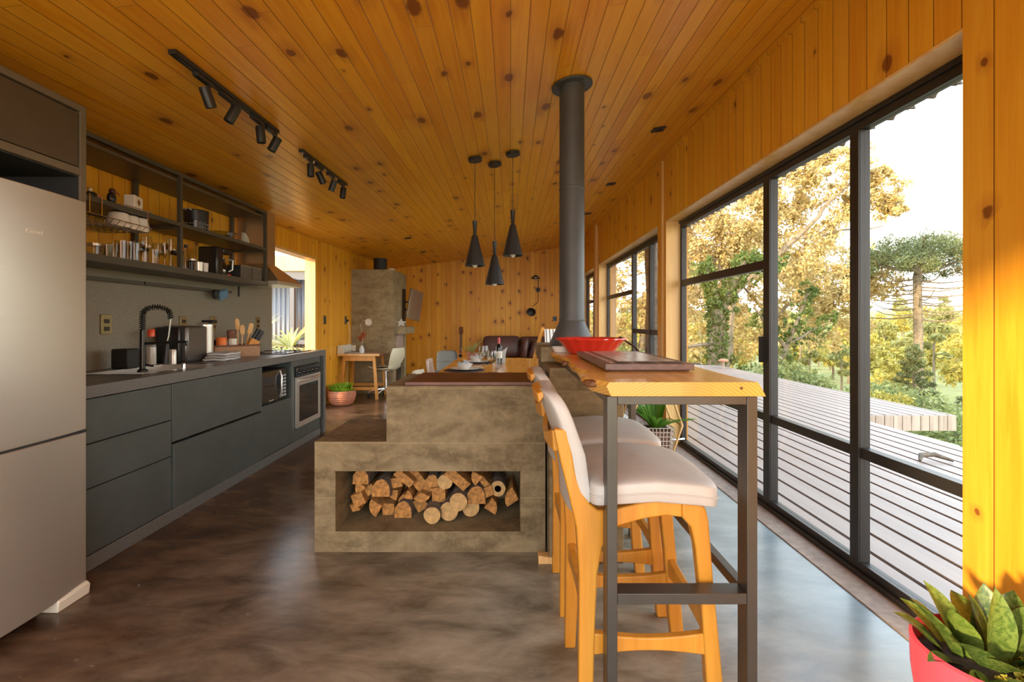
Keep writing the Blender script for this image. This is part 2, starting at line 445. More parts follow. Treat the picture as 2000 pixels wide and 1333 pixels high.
m_lgreen = leafmat('ivy_leaves', (0.07, 0.11, 0.02), (0.17, 0.22, 0.05))
m_ldark = leafmat('conifer_needles', (0.10, 0.12, 0.04), (0.24, 0.24, 0.09), 0.2)
m_lbush = leafmat('shrub_leaves', (0.16, 0.19, 0.06), (0.36, 0.36, 0.12))
m_lplant = leafmat('house_plant_leaves', (0.06, 0.20, 0.015), (0.20, 0.40, 0.04), 0.3)
m_lbright = leafmat('lime_leaves', (0.20, 0.42, 0.02), (0.38, 0.60, 0.06), 0.35)
m_lpalm = leafmat('palm_leaves', (0.30, 0.34, 0.08), (0.60, 0.58, 0.30), 0.35)
def mk_snake():
    m, nt, bs = new_mat('variegated_leaf')
    co = objco(nt); n_ = noise(nt, co, 55, 3, 0.6, 1.5)
    g = N(nt, 'ShaderNodeNewGeometry')
    c = mixc(nt, rng(nt, n_, 0.42, 0.58), (0.03, 0.07, 0.012), (0.11, 0.16, 0.035))
    c = mixc(nt, M(nt, 'MULTIPLY', g.outputs['Random Per Island'], 0.3), c, (0.22, 0.28, 0.03))
    nt.links.new(c, bs.inputs['Base Color']); bs.inputs['Roughness'].default_value = 0.35
    return m
m_snake = mk_snake()
m_moss = leafmat('dry_moss', (0.45, 0.40, 0.05), (0.75, 0.62, 0.12), 0.2)

def mk_glass(name, refl=0.08, tint=(0.97, 0.985, 0.98)):
    m, nt, bs = new_mat(name)
    t = N(nt, 'ShaderNodeBsdfTransparent'); t.inputs[0].default_value = (*tint, 1)
    g = N(nt, 'ShaderNodeBsdfGlossy'); g.inputs['Roughness'].default_value = 0.02
    lw = N(nt, 'ShaderNodeLayerWeight'); lw.inputs[0].default_value = 0.5
    fz = M(nt, 'ADD', 0.04, M(nt, 'MULTIPLY', M(nt, 'POWER', lw.outputs['Facing'], 4.0), 0.9))
    mx = N(nt, 'ShaderNodeMixShader')
    nt.links.new(M(nt, 'MULTIPLY', fz, refl, clamp=True), mx.inputs[0])
    nt.links.new(t.outputs[0], mx.inputs[1]); nt.links.new(g.outputs[0], mx.inputs[2])
    nt.links.new(mx.outputs[0], nt.nodes['Material Output'].inputs[0])
    return m
m_glass = mk_glass('window_glass', 0.6)
m_cup = mk_glass('drinking_glass', 1.1, (0.95, 0.95, 0.93))
m_lens = plain('lamp_lens', (0.6, 0.6, 0.55), 0.2)
def emit(name, c, s):
    m, nt, bs = new_mat(name)
    bs.inputs['Base Color'].default_value = (*c, 1)
    bs.inputs['Emission Color'].default_value = (*c, 1); bs.inputs['Emission Strength'].default_value = s
    return m

# ================================================================ THE SETTING
def ZC(x, y): return 2.56 + 0.128 * x + 0.02 * y
XL, XW, XG, YF, YB = -2.70, 1.53, 1.67, 11.3, -1.3
def wallbox(b, x0, x1, y0, y1, z0, z1=None, lift=0.0):
    """box whose top follows the sloped ceiling when z1 is None"""
    if z1 is not None: return b.box(x0, x1, y0, y1, z0, z1)
    vs = [(x, y, z0) for y in (y0, y1) for x in (x0, x1)] + [(x, y, ZC(x, y) + lift) for y in (y0, y1) for x in (x0, x1)]
    return b.add(vs, [(0, 2, 3, 1), (4, 5, 7, 6), (0, 1, 5, 4), (2, 6, 7, 3), (0, 4, 6, 2), (1, 3, 7, 5)])
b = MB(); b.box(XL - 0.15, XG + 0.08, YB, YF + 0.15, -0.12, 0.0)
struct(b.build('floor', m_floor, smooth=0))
b = MB()
vs = [(x, y, ZC(x, y) + dz) for dz in (0, 0.12) for y in (YB, YF + 0.2) for x in (XL - 0.2, XG + 0.12)]
b.add(vs, [(0, 2, 3, 1), (4, 5, 7, 6), (0, 1, 5, 4), (2, 6, 7, 3), (0, 4, 6, 2), (1, 3, 7, 5)])
struct(b.build('ceiling', m_ceil, smooth=0))
YE0, YE1 = 5.47, 6.75
b = MB()
wallbox(b, XL - 0.12, XL, YB, YE0, 0, None)
wallbox(b, XL - 0.12, XL, YE0, YE1, 2.10, None)
wallbox(b, XL - 0.12, XL, YE1, YF, 0, None)
struct(b.build('wall_left', m_wallr, smooth=0))
b = MB(); wallbox(b, XL - 0.12, XG + 0.08, YF, YF + 0.12, 0, None)
struct(b.build('wall_far', m_wallf, smooth=0))
HD = 2.215
wins = [(1.646, 4.80), (5.06, 8.44), (8.90, 10.7)]
b = MB()
prev = YB
for (a, c) in wins:
    wallbox(b, XW, XG + 0.08, prev, a, 0, None)
    wallbox(b, XW, XG + 0.08, a, c, HD, None)
    prev = c
wallbox(b, XW, XG + 0.08, prev, YF, 0, None)
struct(b.build('wall_right', m_wallr, smooth=0))
# ceiling cove strip along the right wall and jamb lining of the left opening
b = MB(); vs = []
for y in (YB, YF):
    z = ZC(XW, y); vs += [(XW - 0.02, y, z - 0.03), (XW, y, z - 0.03), (XW, y, z), (XW - 0.02, y, z)]
b.add(vs, [(0, 1, 2, 3), (7, 6, 5, 4), (0, 4, 5, 1), (1, 5, 6, 2), (2, 6, 7, 3), (3, 7, 4, 0)])
struct(b.build('trim_1', m_wallr, smooth=0))
b = MB(); b.box(XL - 0.14, XL + 0.004, YE1 - 0.03, YE1, 0, 2.10); b.box(XL - 0.14, XL + 0.004, YE0, YE1 - 0.03, 2.07, 2.10); b.box(XL - 0.14, XL + 0.004, YE0, YE0 + 0.03, 0, 2.07)
struct(b.build('trim_2', m_post, smooth=0))
b = MB()
for (y0, y1) in wins:   # pale reveals: far jamb lining and head lining
    b.box(XW + 0.002, XG, y1 - 0.012, y1, 0.0, HD - 0.012); b.box(XW + 0.002, XG, y0, y1, HD - 0.012, HD - 0.0005)
struct(b.build('trim_3', m_post, smooth=0))
b = MB()
for (y0, y1) in wins: b.box(XW - 0.01, XG, y0, y1 - 0.012, 0.0, 0.006)
struct(b.build('trim_4', m_grout, smooth=0))
# corner post at the second pier
b = MB(); wallbox(b, XW - 0.04, XW, 8.52, 8.66, 0, None); wallbox(b, XW - 0.015, XW, 4.86, 4.90, 0, None)
struct(b.build('trim_5', m_post, smooth=0))

FX0, FX1 = XG, XG + 0.05
def window(name, y0, y1, muls, rails, door=False):
    """frame mesh; panes as parts. muls = [(y centre, width)], rails = [(ya, yb, z0, z1)]"""
    z0, z1 = 0.0, HD - 0.012
    b = MB()
    b.box(FX0, FX1, y0, y1, z0, z0 + 0.065)
    b.box(FX0 - 0.02, FX0, y0, y1, z0, z0 + 0.03)
    b.box(FX0, FX1, y0, y1, z1 - 0.065, z1)
    b.box(FX0 - 0.012, FX0, y0, y1, z1 - 0.025, z1)
    b.box(FX0, FX1, y0, y0 + 0.05, z0 + 0.065, z1 - 0.065)
    b.box(FX0, FX1, y1 - 0.055, y1, z0 + 0.065, z1 - 0.065)
    fr = struct(b.build(name, m_winfr, bevel=0.003))
    edges = [y0 + 0.05]
    for i, (yc, w) in enumerate(muls):
        q = MB(); q.box(FX0, FX1, yc - w / 2, yc + w / 2, z0 + 0.065, z1 - 0.065)
        q.box(FX0 - 0.008, FX0, yc - w / 2, yc - w / 2 + 0.012, z0 + 0.065, z1 - 0.065)
        q.build('mullion', m_winfr, fr, bevel=0.002)
        edges += [yc - w / 2, yc + w / 2]
    edges.append(y1 - 0.055)
    for (ya, yb, za, zb) in rails:
        q = MB(); q.box(FX0 + 0.002, FX1 - 0.002, ya, yb, za, zb); q.build('rail', m_winfr, fr, bevel=0.002)
    for i in range(0, len(edges), 2):
        q = MB(); q.box(FX0 + 0.021, FX0 + 0.027, edges[i], edges[i + 1], z0 + 0.065, z1 - 0.065)
        q.build('pane', m_glass, fr, smooth=0)
    return fr
w1 = window('window_1', 1.646, 4.80, [(2.36, 0.070), (3.17, 0.09)],
            [(3.215, 4.745, 1.565, 1.625), (1.70, 2.325, 0.565, 0.615), (2.395, 3.125, 0.565, 0.615), (3.22, 4.745, 0.565, 0.615)])
w2 = window('window_2', 5.06, 8.44, [(5.84, 0.08), (6.66, 0.10)],
            [(6.71, 8.385, 1.60, 1.66), (5.11, 5.80, 1.06, 1.12), (5.88, 6.61, 1.06, 1.12)])
w3 = window('window_3', 8.90, 10.7, [(9.8, 0.08)], [(9.84, 10.6, 1.6, 1.66)])
q = MB(); q.tube([(FX0 - 0.02, 4.62, 0.10), (FX0 - 0.10, 4.60, 0.10)], 0.012, 8); q.tube([(FX0 - 0.10, 4.60, 0.10), (FX0 - 0.17, 4.60, 0.10)], 0.016, 8)
q.build('latch', m_chrome, w1)
q = MB(); q.box(FX0 - 0.03, FX0, 3.2, 3.215, 0.95, 1.12); q.build('handle', m_winfr, w1)

# -------- eave outside the right wall
b = MB()
for y0, y1 in ((YB, 11.6),):
    vs = [(1.76, y0, 2.60), (2.62, y0, 2.62), (1.76, y1, 2.60), (2.62, y1, 2.62), (1.76, y0, 2.66), (2.62, y0, 2.70), (1.76, y1, 2.66), (2.62, y1, 2.70)]
    b.add(vs, [(0, 2, 3, 1), (4, 5, 7, 6), (0, 1, 5, 4), (2, 6, 7, 3), (0, 4, 6, 2), (1, 3, 7, 5)])
struct(b.build('roof_soffit', m_fad, smooth=0))
b = MB()
y = YB
while y < 11.5:
    pr = [(1.8 + 0, 0)]
    b.prism([(y + 0.085 + 0.10 * math.cos(t), 2.655 + 0.055 * math.sin(t)) for t in [PI * i / 8 for i in range(9)]] +
            [(y + 0.085 + 0.085 * math.cos(t), 2.655 + 0.040 * math.sin(t)) for t in [PI * i / 8 for i in range(8, -1, -1)]], 'x', 2.3, 2.70 + 0.015 * ((int(y * 7) % 3)))
    y += 0.17
struct(b.build('roof_tile_edge', plain('clay_roof_tile', (0.10, 0.075, 0.055), 0.9, var=0.4, scale=20), smooth=0))

# ================================================================ OUTSIDE
def mk_deck():
    m, nt, bs = new_mat('weathered_deck')
    sp = N(nt, 'ShaderNodeSeparateXYZ'); nt.links.new(objco(nt), sp.inputs[0])
    idx = M(nt, 'FLOOR', M(nt, 'DIVIDE', sp.outputs[0], 0.17))
    w_ = N(nt, 'ShaderNodeTexWhiteNoise', noise_dimensions='1D'); nt.links.new(idx, w_.inputs['W'])
    g = noise(nt, comb(nt, M(nt, 'MULTIPLY', sp.outputs[0], 60.0), M(nt, 'MULTIPLY', sp.outputs[1], 2.0), idx), 1.0, 4, 0.6)
    c = mixc(nt, M(nt, 'ADD', M(nt, 'MULTIPLY', w_.outputs['Value'], 0.5), M(nt, 'MULTIPLY', rng(nt, g, 0.3, 0.7), 0.5)), (0.33, 0.235, 0.19), (0.25, 0.17, 0.135))
    nt.links.new(c, bs.inputs['Base Color']); bs.inputs['Roughness'].default_value = 0.45
    return m
m_deck = mk_deck()
ZD = -0.03
b = MB(); x = 1.79; i = 0
while x < 5.9:
    y0 = -3.0 if x < 4.5 else 6.5
    b.box(x, min(x + 0.143, 5.92), y0, 15.0 - 0.3 * (x - 1.8), ZD - 0.03, ZD); x += 0.17; i += 1
struct(b.build('deck_floor', m_deck, smooth=0, bevel=0))
b = MB()
y = -3
while y < 15:
    b.box(1.79, 4.55 if y < 6.4 else 5.85, y, y + 0.06, ZD - 0.15, ZD - 0.031); y += 0.6
b.box(1.76, 1.79, -3, 11.5, -0.3, -0.002)
struct(b.build('deck_joists', m_bmatte, smooth=0))
b = MB()   # skirt boards at the open end of the far deck
x = 4.62
while x < 5.86:
    b.box(x, x + 0.112, 6.47, 6.497, ZD - 0.21, ZD - 0.005); x += 0.12
struct(b.build('deck_skirt', m_fad, smooth=0, bevel=0.003))
st = thing('deck_steps', 'weathered board steps leading down beside the end of the far deck', 'steps', (5.2, 6.2, -0.6))
b = MB()
for k_ in range(4): b.box(4.75 + 0.17 * k_, 4.90 + 0.17 * k_, 5.9, 6.45, -0.33, -0.29)
b.build('tread', m_fad, st, world=True)
b = MB(); b.box(5.38, 5.45, 5.9, 6.45, -1.4, -0.29); b.build('support', m_fad, st, world=True)
# stool-like ornament and piece of driftwood on the deck
t = thing('mushroom_stool', 'small pale mushroom-shaped wooden stool at the far end of the deck', 'stool', (5.65, 12.9, ZD))
MB().lathe([(0.035, 0), (0.03, 0.12), (0.035, 0.18)], n=12).build('stem', m_fad, t)
MB().lathe([(0.0, 0.17), (0.12, 0.18), (0.13, 0.21), (0.08, 0.25), (0.0, 0.26)], n=16).build('cap', m_terra, t)
b = MB(); b.tube([(3.62, 4.3, ZD + 0.02), (3.68, 4.36, ZD + 0.05), (3.8, 4.36, ZD + 0.055), (3.9, 4.28, ZD + 0.02)], [0.012, 0.022, 0.022, 0.012], 8)
tag(b.build('driftwood', m_bark), 'curved piece of driftwood lying on the deck boards', 'wood piece')

# ground
def hz(x, y):
    d = math.hypot(x - 2, y)
    base = -0.9 - 0.10 * max(0, d - 7) if d < 45 else -4.7 - 0.02 * (d - 45)
    if d > 90: base += 0.085 * (d - 90)
    base = min(base, 6.0)
    return base + 0.35 * math.sin(x * 0.21) * math.cos(y * 0.17) * min(1, max(0, d - 7) / 10)
def mk_ground():
    m, nt, bs = new_mat('dry_meadow')
    co = objco(nt)
    a = noise(nt, co, 0.12, 5, 0.6); b_ = noise(nt, co, 3.0, 5, 0.7)
    c = mixc(nt, rng(nt, a, 0.4, 0.65), (0.34, 0.28, 0.08), (0.20, 0.20, 0.05))
    c = mixc(nt, rng(nt, b_, 0.35, 0.7, 0, 0.7), c, (0.16, 0.17, 0.05))
    nt.links.new(c, bs.inputs['Base Color']); bs.inputs['Roughness'].default_value = 0.95
    return m
gx = np.concatenate([np.linspace(-60, -10, 12), np.linspace(-8, 40, 33), np.linspace(46, 300, 28)])
gy = np.concatenate([np.linspace(-40, -5, 12), np.linspace(-3, 40, 30), np.linspace(46, 330, 30)])
b = MB(); nx, ny = len(gx), len(gy)
b.add([(x, y, hz(x, y)) for y in gy for x in gx], [(j * nx + i, j * nx + i + 1, (j + 1) * nx + i + 1, (j + 1) * nx + i) for j in range(ny - 1) for i in range(nx - 1)])
struct(b.build('ground', mk_ground(), smooth=80))

rs = np.random.RandomState(5)
def clumps(centers, per=20, sub=0.30):
    out = []
    for c in centers:
        for _ in range(int(per * max(1, c[3] ** 1.5))):
            d = rs.normal(size=3); d /= np.linalg.norm(d); r = c[3] * (0.3 + 0.8 * rs.rand()); s_ = c[3] * sub * (0.5 + rs.rand())
            out.append((c[0] + d[0] * r, c[1] + d[1] * r, c[2] + d[2] * r * .85, s_))
    return out
def leaves(mbs, centers, n, size, rad, squash=1.0, shell=0.5, aspect=0.45):
    """append n small leaf quads around blob centres"""
    C_ = np.array(centers); k_ = rs.randint(0, len(C_), n)
    d = rs.normal(size=(n, 3)); d /= np.linalg.norm(d, axis=1)[:, None]
    r = (shell + (1 - shell) * rs.rand(n))[:, None] ** 0.7
    rad_ = C_[k_, 3:4] if C_.shape[1] > 3 else rad
    p = C_[k_, :3] + d * r * rad_ * np.array([1, 1, squash])
    u = rs.normal(size=(n, 3)); u /= np.linalg.norm(u, axis=1)[:, None]
    w = np.cross(u, rs.normal(size=(n, 3))); w /= np.linalg.norm(w, axis=1)[:, None]
    s_ = size * (0.6 + 0.8 * rs.rand(n))[:, None]
    u = u * s_; w = w * s_ * aspect
    q = np.stack([p - u, p + w, p + u, p - w], axis=1).reshape(-1, 3)
    base = len(mbs.v)
    mbs.v += [tuple(x) for x in q]
    mbs.f += [(base + 4 * i, base + 4 * i + 1, base + 4 * i + 2, base + 4 * i + 3) for i in range(n)]
    mbs.m += [mbs.mi] * n
def limb(b, p0, p1, r0, r1, wob=0.12, n=7):
    p0 = Vector(p0); p1 = Vector(p1); L = (p1 - p0).length
    pts = [p0.lerp(p1, i / (n - 1)) + Vector([random.uniform(-1, 1) * wob * L * 0.25 * math.sin(PI * i / (n - 1)) for _ in range(3)]) for i in range(n)]
    b.tube(pts, [r0 + (r1 - r0) * i / (n - 1) for i in range(n)], 8)
    return pts
def tree(name, label, cat, loc, limbs, blobs, nl, size, lm, squash=0.8, group=None, shell=0.35, aspect=0.5):
    t = thing(name, label, cat, loc, group=group)
    b = MB()
    for l in limbs: limb(b, *l)
    b.build('trunk', m_barkt, t)
    f = MB(); leaves(f, clumps(blobs), nl, size, 1, squash, 0.0, aspect); f.build('foliage', lm, t, smooth=0)
    return t
m_barkt = plain('tree_bark', (0.22, 0.16, 0.10), 0.9, var=0.4, scale=8, bmp=0.5)

# big pale tree beyond the deck: canopy over the upper panes, limb arching right
tree('broadleaf_tree', 'large pale golden tree with a long arching branch, beyond the deck', 'tree', (7.6, 17.5, -1.8),
     [((0, 0, 0), (0.4, 0, 4.0), 0.22, 0.16), ((0.4, 0, 4.0), (-1.5, 0.3, 7.2), 0.13, 0.04), ((0.4, 0, 4.0), (2.4, -0.4, 5.9), 0.13, 0.09, 0.2),
      ((2.4, -0.4, 5.9), (4.4, -0.6, 8.0), 0.09, 0.03, 0.2), ((0.4, 0, 3.6), (-2.6, 0, 6.0), 0.09, 0.03), ((2.4, -0.4, 5.9), (5.6, -0.3, 6.4), 0.06, 0.02)],
     [(-2.2, 0, 5.8, 1.5), (-0.9, 0.5, 7.0, 1.5), (0.2, -.4, 6.2, 1.3), (1.6, .2, 6.6, 1.4), (3.0, 0.4, 7.2, 1.2), (-1.8, 0, 8.2, 1.2), (3.6, 0, 5.8, 1.2), (5.2, -.4, 7.6, .8), (-3.2, 0, 6.6, 1.2), (0.8, 0, 7.6, 1.3), (2.0, 0.3, 8.2, 1.2), (3.2, -0.2, 8.3, 1.1), (4.2, -0.5, 8.4, 0.9), (5.2, -0.3, 8.1, 0.6), (5.7, -0.5, 7.0, 0.55),
      (4.7, 0, 7.2, 0.5), (0.6, 0.5, 5.3, 1.1), (2.8, 0.8, 5.0, 1.1), (-1.0, 0, 4.9, 1.2), (4.2, 0.6, 4.4, 1.0), (-2.6, 0.5, 7.7, 1.1)],
     60000, 0.062, m_lgold, 0.85)
tree('oak_tree', 'pale golden leafy tree behind the ivy-covered trunk', 'tree', (12.6, 24, -2.8),
     [((0, 0, 0), (0.3, 0, 5.0), 0.25, 0.12), ((0.3, 0, 4.0), (2.6, 0, 7.0), 0.1, 0.03), ((0.3, 0, 4.0), (-2.0, 0, 7.0), 0.1, 0.03)],
     [(-2, 0, 6.6, 2.0), (0.5, 0, 7.4, 2.1), (2.8, 0, 6.6, 1.9), (4.2, 0, 5.4, 1.5), (-3.6, 0, 5.0, 1.8), (1, 0, 5.0, 2.0), (3.5, 0, 4.0, 1.8), (-1.5, 0, 3.6, 1.8), (5.5, 0, 6.2, 1.3)], 22000, 0.10, m_lgold, 0.8)
iv = thing('ivy_covered_tree', 'thick forked trunk wrapped in green ivy at the edge of the deck', 'tree', (6.35, 15.2, -1.5))
b = MB(); limb(b, (0, 0, 0), (0.15, 0, 3.1), 0.30, 0.24, 0.03); limb(b, (0.15, 0, 3.0), (-0.25, 0, 4.4), 0.20, 0.10, 0.1); limb(b, (0.15, 0, 3.0), (0.95, 0, 4.6), 0.19, 0.09, 0.1); limb(b, (0.1, 0, 2.0), (-1.2, 0.2, 1.9), 0.07, 0.03)
limb(b, (0.95, 0, 4.4), (1.9, 0.2, 4.5), 0.08, 0.03)
b.build('trunk', m_barkt, iv)
f = MB(); leaves(f, [(0.02, 0, 0.4, .36), (0.04, 0, 0.8, .36), (0.06, 0, 1.2, .35), (0.09, 0, 1.6, .35), (0.1, 0, 1.95, .34), (0.12, 0, 2.3, .33), (0.13, 0, 2.6, .33), (0.15, 0, 2.95, .34), (0.05, 0, 3.3, .28), (-0.05, 0, 3.6, .25), (-0.15, 0, 3.9, .25), (-0.25, 0, 4.3, .3),
     (0.4, 0, 3.5, .34), (0.65, 0, 4.0, .36), (0.95, 0, 4.5, .42), (1.4, 0.1, 4.5, .3), (1.9, 0.2, 4.4, .3)], 9000, 0.055, 1, 1, 0.5, 0.5); leaves(f, clumps([(0.1, 0, 1.5, .8), (0.1, 0, 3.2, .6), (1.5, 0, 4.4, .7), (-.4, 0, 4.3, .5)], 16, .25), 2500, 0.055, 1, 1, 0); f.build('foliage', m_lgreen, iv, smooth=0)
iv2 = thing('ivy_covered_tree', 'leaning forked tree with dark green ivy, right of the thick ivy trunk', 'tree', (9.9, 17.4, -2.2))
b = MB(); limb(b, (-0.9, 0, 0), (0.0, 0, 2.6), 0.12, 0.09, 0.1); limb(b, (0, 0, 2.6), (0.8, 0, 4.6), 0.08, 0.04, 0.1); limb(b, (0, 0, 2.4), (-1.2, 0, 3.9), 0.07, 0.03, 0.1); limb(b, (0, 0, 2.6), (1.6, 0, 3.5), 0.06, 0.02, 0.2)
b.build('trunk', m_barkt, iv2)
f = MB(); leaves(f, [(-0.7, 0, 0.5, .45), (-0.4, 0, 1.3, .5), (0, 0, 2.3, .45), (0.3, 0, 3.2, .5), (0.7, 0, 4.2, .5), (-0.6, 0, 3.2, .45), (-1.1, 0, 3.7, .5), (1.2, 0, 3.2, .4)], 1, 0.075, 1, 1, 0.3); leaves(f, clumps([(-0.8, 0, 0.3, .4), (-0.6, 0, 0.9, .4), (-0.4, 0, 1.5, .4), (-.1, 0, 2.1, .4), (0.1, 0, 2.7, .4), (0.3, 0, 3.3, .45), (0.6, 0, 3.9, .5), (0.8, 0, 4.5, .4), (-0.5, 0, 3.0, .4), (-1.0, 0, 3.6, .5), (1.0, 0, 3.1, .4), (1.5, 0, 3.5, .4)], 20, .22), 6500, 0.05, 1, 1, 0); f.build('foliage', m_lgreen, iv2, smooth=0)

# araucaria
ar = thing('araucaria_tree', 'umbrella-crowned araucaria with bare drooping lower branches', 'tree', (18.5, 22, -3.6))
b = MB(); limb(b, (0, 0, -0.6), (-0.1, 0, 6.9), 0.21, 0.16, 0.02, 9); limb(b, (-0.1, 0, 6.9), (0.25, 0, 8.3), 0.16, 0.08, 0.05)
for k_ in range(30):
    a = k_ * 2.4; z0 = 4.9 + 2.0 * (k_ % 15) / 15; L = 2.5 + 0.5 * math.sin(k_ * 1.7)
    dx, dy = math.cos(a) * L, math.sin(a) * L
    pts = [(0, 0, z0), (dx * .35, dy * .35, z0 - 0.10), (dx * .7, dy * .7, z0 - 0.02), (dx, dy, z0 + 0.30)]
    b.tube(pts, [0.04, 0.03, 0.022, 0.012], 6)
for k_ in range(26):
    a = k_ * 2.4 + 1; z0 = 7.0 + 1.0 * (k_ % 9) / 9; L = 1.9
    b.tube([(0, 0, z0), (math.cos(a) * L * .5, math.sin(a) * L * .5, z0 + 0.1), (math.cos(a) * L, math.sin(a) * L, z0 + 0.5)], [0.07, 0.045, 0.02], 6)
b.build('trunk', m_barkt, ar)
bl = []
for k_ in range(46):
    a = k_ * 2.4; r = 2.5 * math.sqrt((k_ + 0.5) / 46); bl.append((math.cos(a) * r, math.sin(a) * r, 7.3 + 1.05 * (1 - (r / 2.6) ** 2) + 0.3 * math.sin(k_ * 3), 0.55))
for k_ in range(16):
    a = k_ * 2.4 + .5; bl.append((math.cos(a) * 2.5, math.sin(a) * 2.5, 7.1 + 0.2 * math.sin(k_ * 2.1), 0.38))
f = MB(); leaves(f, bl, 26000, 0.075, 1, 0.9, 0.0, 0.22); f.build('foliage', m_ldark, ar, smooth=0)
def conifer(name, label, loc, h, r, n, group=None, lm=None, size=0.1):
    t = thing(name, label, 'tree', loc, group=group)
    b = MB(); limb(b, (0, 0, -0.5), (0, 0, h), 0.04 * h ** .5, 0.02, 0.02)
    bl = []
    for k_ in range(int(h * 9)):
        z = h * (0.15 + 0.85 * k_ / (h * 9)); a = k_ * 2.4; rr = r * (1 - z / h) + 0.1
        b.tube([(0, 0, z), (math.cos(a) * rr, math.sin(a) * rr, z + 0.1)], [0.025, 0.008], 5)
        for q_ in (0.4, 0.7, 1.0): bl.append((math.cos(a) * rr * q_, math.sin(a) * rr * q_, z + 0.08 * q_, 0.13))
    b.build('trunk', m_barkt, t)
    f = MB(); leaves(f, bl, n, size, 1, 1, 0.2, 0.2); f.build('foliage', lm or m_ldark, t, smooth=0)
    return t
conifer('young_araucaria', 'young dark conifer in front of the umbrella-crowned araucaria trunk', (16.0, 19.3, -3.1), 3.4, 1.1, 5000)
conifer('young_araucaria', 'spiky young conifer at the right edge, beside the near post', (17.6, 18.0, -3.0), 2.4, 1.3, 2500)

# shrubs near the deck
def shrub(label, loc, r, n, lm, size, name='shrub', group=None, squash=0.8):
    t = thing(name, label, 'shrub', loc, group=group)
    b = MB()
    for k_ in range(5): limb(b, (0, 0, -0.6), (math.cos(k_ * 1.3) * r * .5, math.sin(k_ * 1.3) * r * .5, r * .7), 0.03, 0.01)
    b.build('stems', m_barkt, t)
    bl = [(random.uniform(-1, 1) * r * .7, random.uniform(-1, 1) * r * .5, random.uniform(0, .9) * r * squash, r * .5) for _ in range(9)]
    f = MB(); leaves(f, bl, n, size, 1, 0.85, 0.3); f.build('foliage', lm, t, smooth=0)
    return t
G = 'green shrubs along the far edge of the deck'
sh = shrub('dense green shrub among those growing along the far edge of the deck', (8.0, 14.6, -1.3), 1.3, 4200, m_lbush, 0.07, group=G)
for (x, y, z, rz, sc) in [(4.6, 18.0, -1.2, 1.0, 1.1), (10.6, 13.0, -1.7, 2.0, .95), (12.9, 16.6, -2.2, 3.2, 1.0), (5.0, 21.5, -1.6, 4.0, 1.2), (12.9, 11.0, -2.4, .3, 1.0), (11.0, 9.0, -2.3, 1.3, .9), (15.4, 13.6, -3.0, 2.3, 1.2), (8.4, 8.6, -1.9, 3.3, .8), (9.6, 10.9, -2.1, 5.3, .9), (13.6, 13.8, -2.6, .9, 1.0)]:
    c = dup(sh, (x, y, z), rz, sh['label']); c.scale = (sc, sc, sc)
shrub('bright yellow bush in the greenery right of the central mullion', (9.4, 12.2, -1.1), 0.55, 1200, m_lyel, 0.06)
# distant woods: one kind of rounded golden tree, one bare-trunked pine
def far_tree(kind):
    if kind == 0:
        return tree('meadow_tree', 'golden round tree, one of the distant woods beyond the meadow', 'tree', (30, 40, -4),
                    [((0, 0, -1), (0, 0, 3.2), 0.16, 0.08)], [(0, 0, 3.6, 1.7), (1.2, 0, 2.8, 1.2), (-1.2, 0.3, 2.8, 1.3), (0.2, 0.8, 4.6, 1.1), (0, -1, 2.8, 1.2)], 1500, 0.22, m_lyel, 0.8, 'golden trees of the distant woods')
    t = thing('forest_pine', 'slim bare-trunked pine, one of those in the distant woods', 'tree', (30, 40, -4), group='slim pines of the distant woods')
    b = MB(); limb(b, (0, 0, -1), (0, 0, 6.0), 0.14, 0.06, 0.02); b.build('trunk', m_barkt, t)
    f = MB(); leaves(f, [(0, 0, 6.0, 0.9), (0.8, 0, 5.5, 0.7), (-0.8, 0, 5.6, 0.7), (0, .7, 5.0, 0.7), (0.5, -.5, 4.2, .6), (-0.6, 0.2, 3.4, .6)], 1000, 0.2, 1, 0.6, 0.3, 0.35); f.build('foliage', m_lgold2, t, smooth=0)
    return t
m_lgold2 = leafmat('pine_gold', (0.22, 0.22, 0.07), (0.40, 0.36, 0.12))
ft = [far_tree(0), far_tree(1)]
first = [True, True]
rr_ = random.Random(11)
spots = []
while len(spots) < 150:
    az = rr_.uniform(0.16, 1.02); Y = 27 + 110 * rr_.random() ** 1.3; X = az * Y + 1
    if all((X - a) ** 2 + (Y - c) ** 2 > (3.0 + Y * 0.035) ** 2 for a, c in spots): spots.append((X, Y))
for X, Y in spots:
    kd = 0 if rr_.random() < 0.62 else 1
    z = hz(X, Y); sc = rr_.uniform(0.75, 1.35)
    if Y < 45: sc *= 0.75
    if first[kd]: o = ft[kd]; first[kd] = False
    else: o = copy_tree(ft[kd])
    o.location = (X, Y, z); o.rotation_euler = (0, 0, rr_.uniform(0, 6.28)); o.scale = (sc, sc, sc * rr_.uniform(.85, 1.1))

# trunk right outside the second window, exterior wing wall
tr = thing('garden_tree', 'rough grey tree trunk standing close outside the middle window', 'tree', (2.75, 9.2, -0.5))
b = MB(); limb(b, (0, 0, 0), (-0.05, 0, 4.4), 0.20, 0.16, 0.02, 9); b.build('trunk', plain('grey_bark', (0.20, 0.17, 0.14), 0.95, var=0.5, scale=14, bmp=1.0), tr)
tree('garden_tree', 'golden leafy tree filling the view of the middle window', 'tree', (5.4, 20, -1.6), [((0, 0, 0), (0.1, 0, 4), 0.2, 0.1)],
     [(-1.3, 0, 2.2, 1.3), (0, 0, 3.4, 1.5), (-1.6, 0, 4.8, 1.5), (0.5, 0, 5.6, 1.5), (-.5, 0, 6.8, 1.4), (1.2, 0, 1.6, 1.3)], 6000, 0.11, m_lgold, 0.9)
b = MB(); b.box(1.78, 2.22, 10.2, 10.35, -0.03, 2.58)
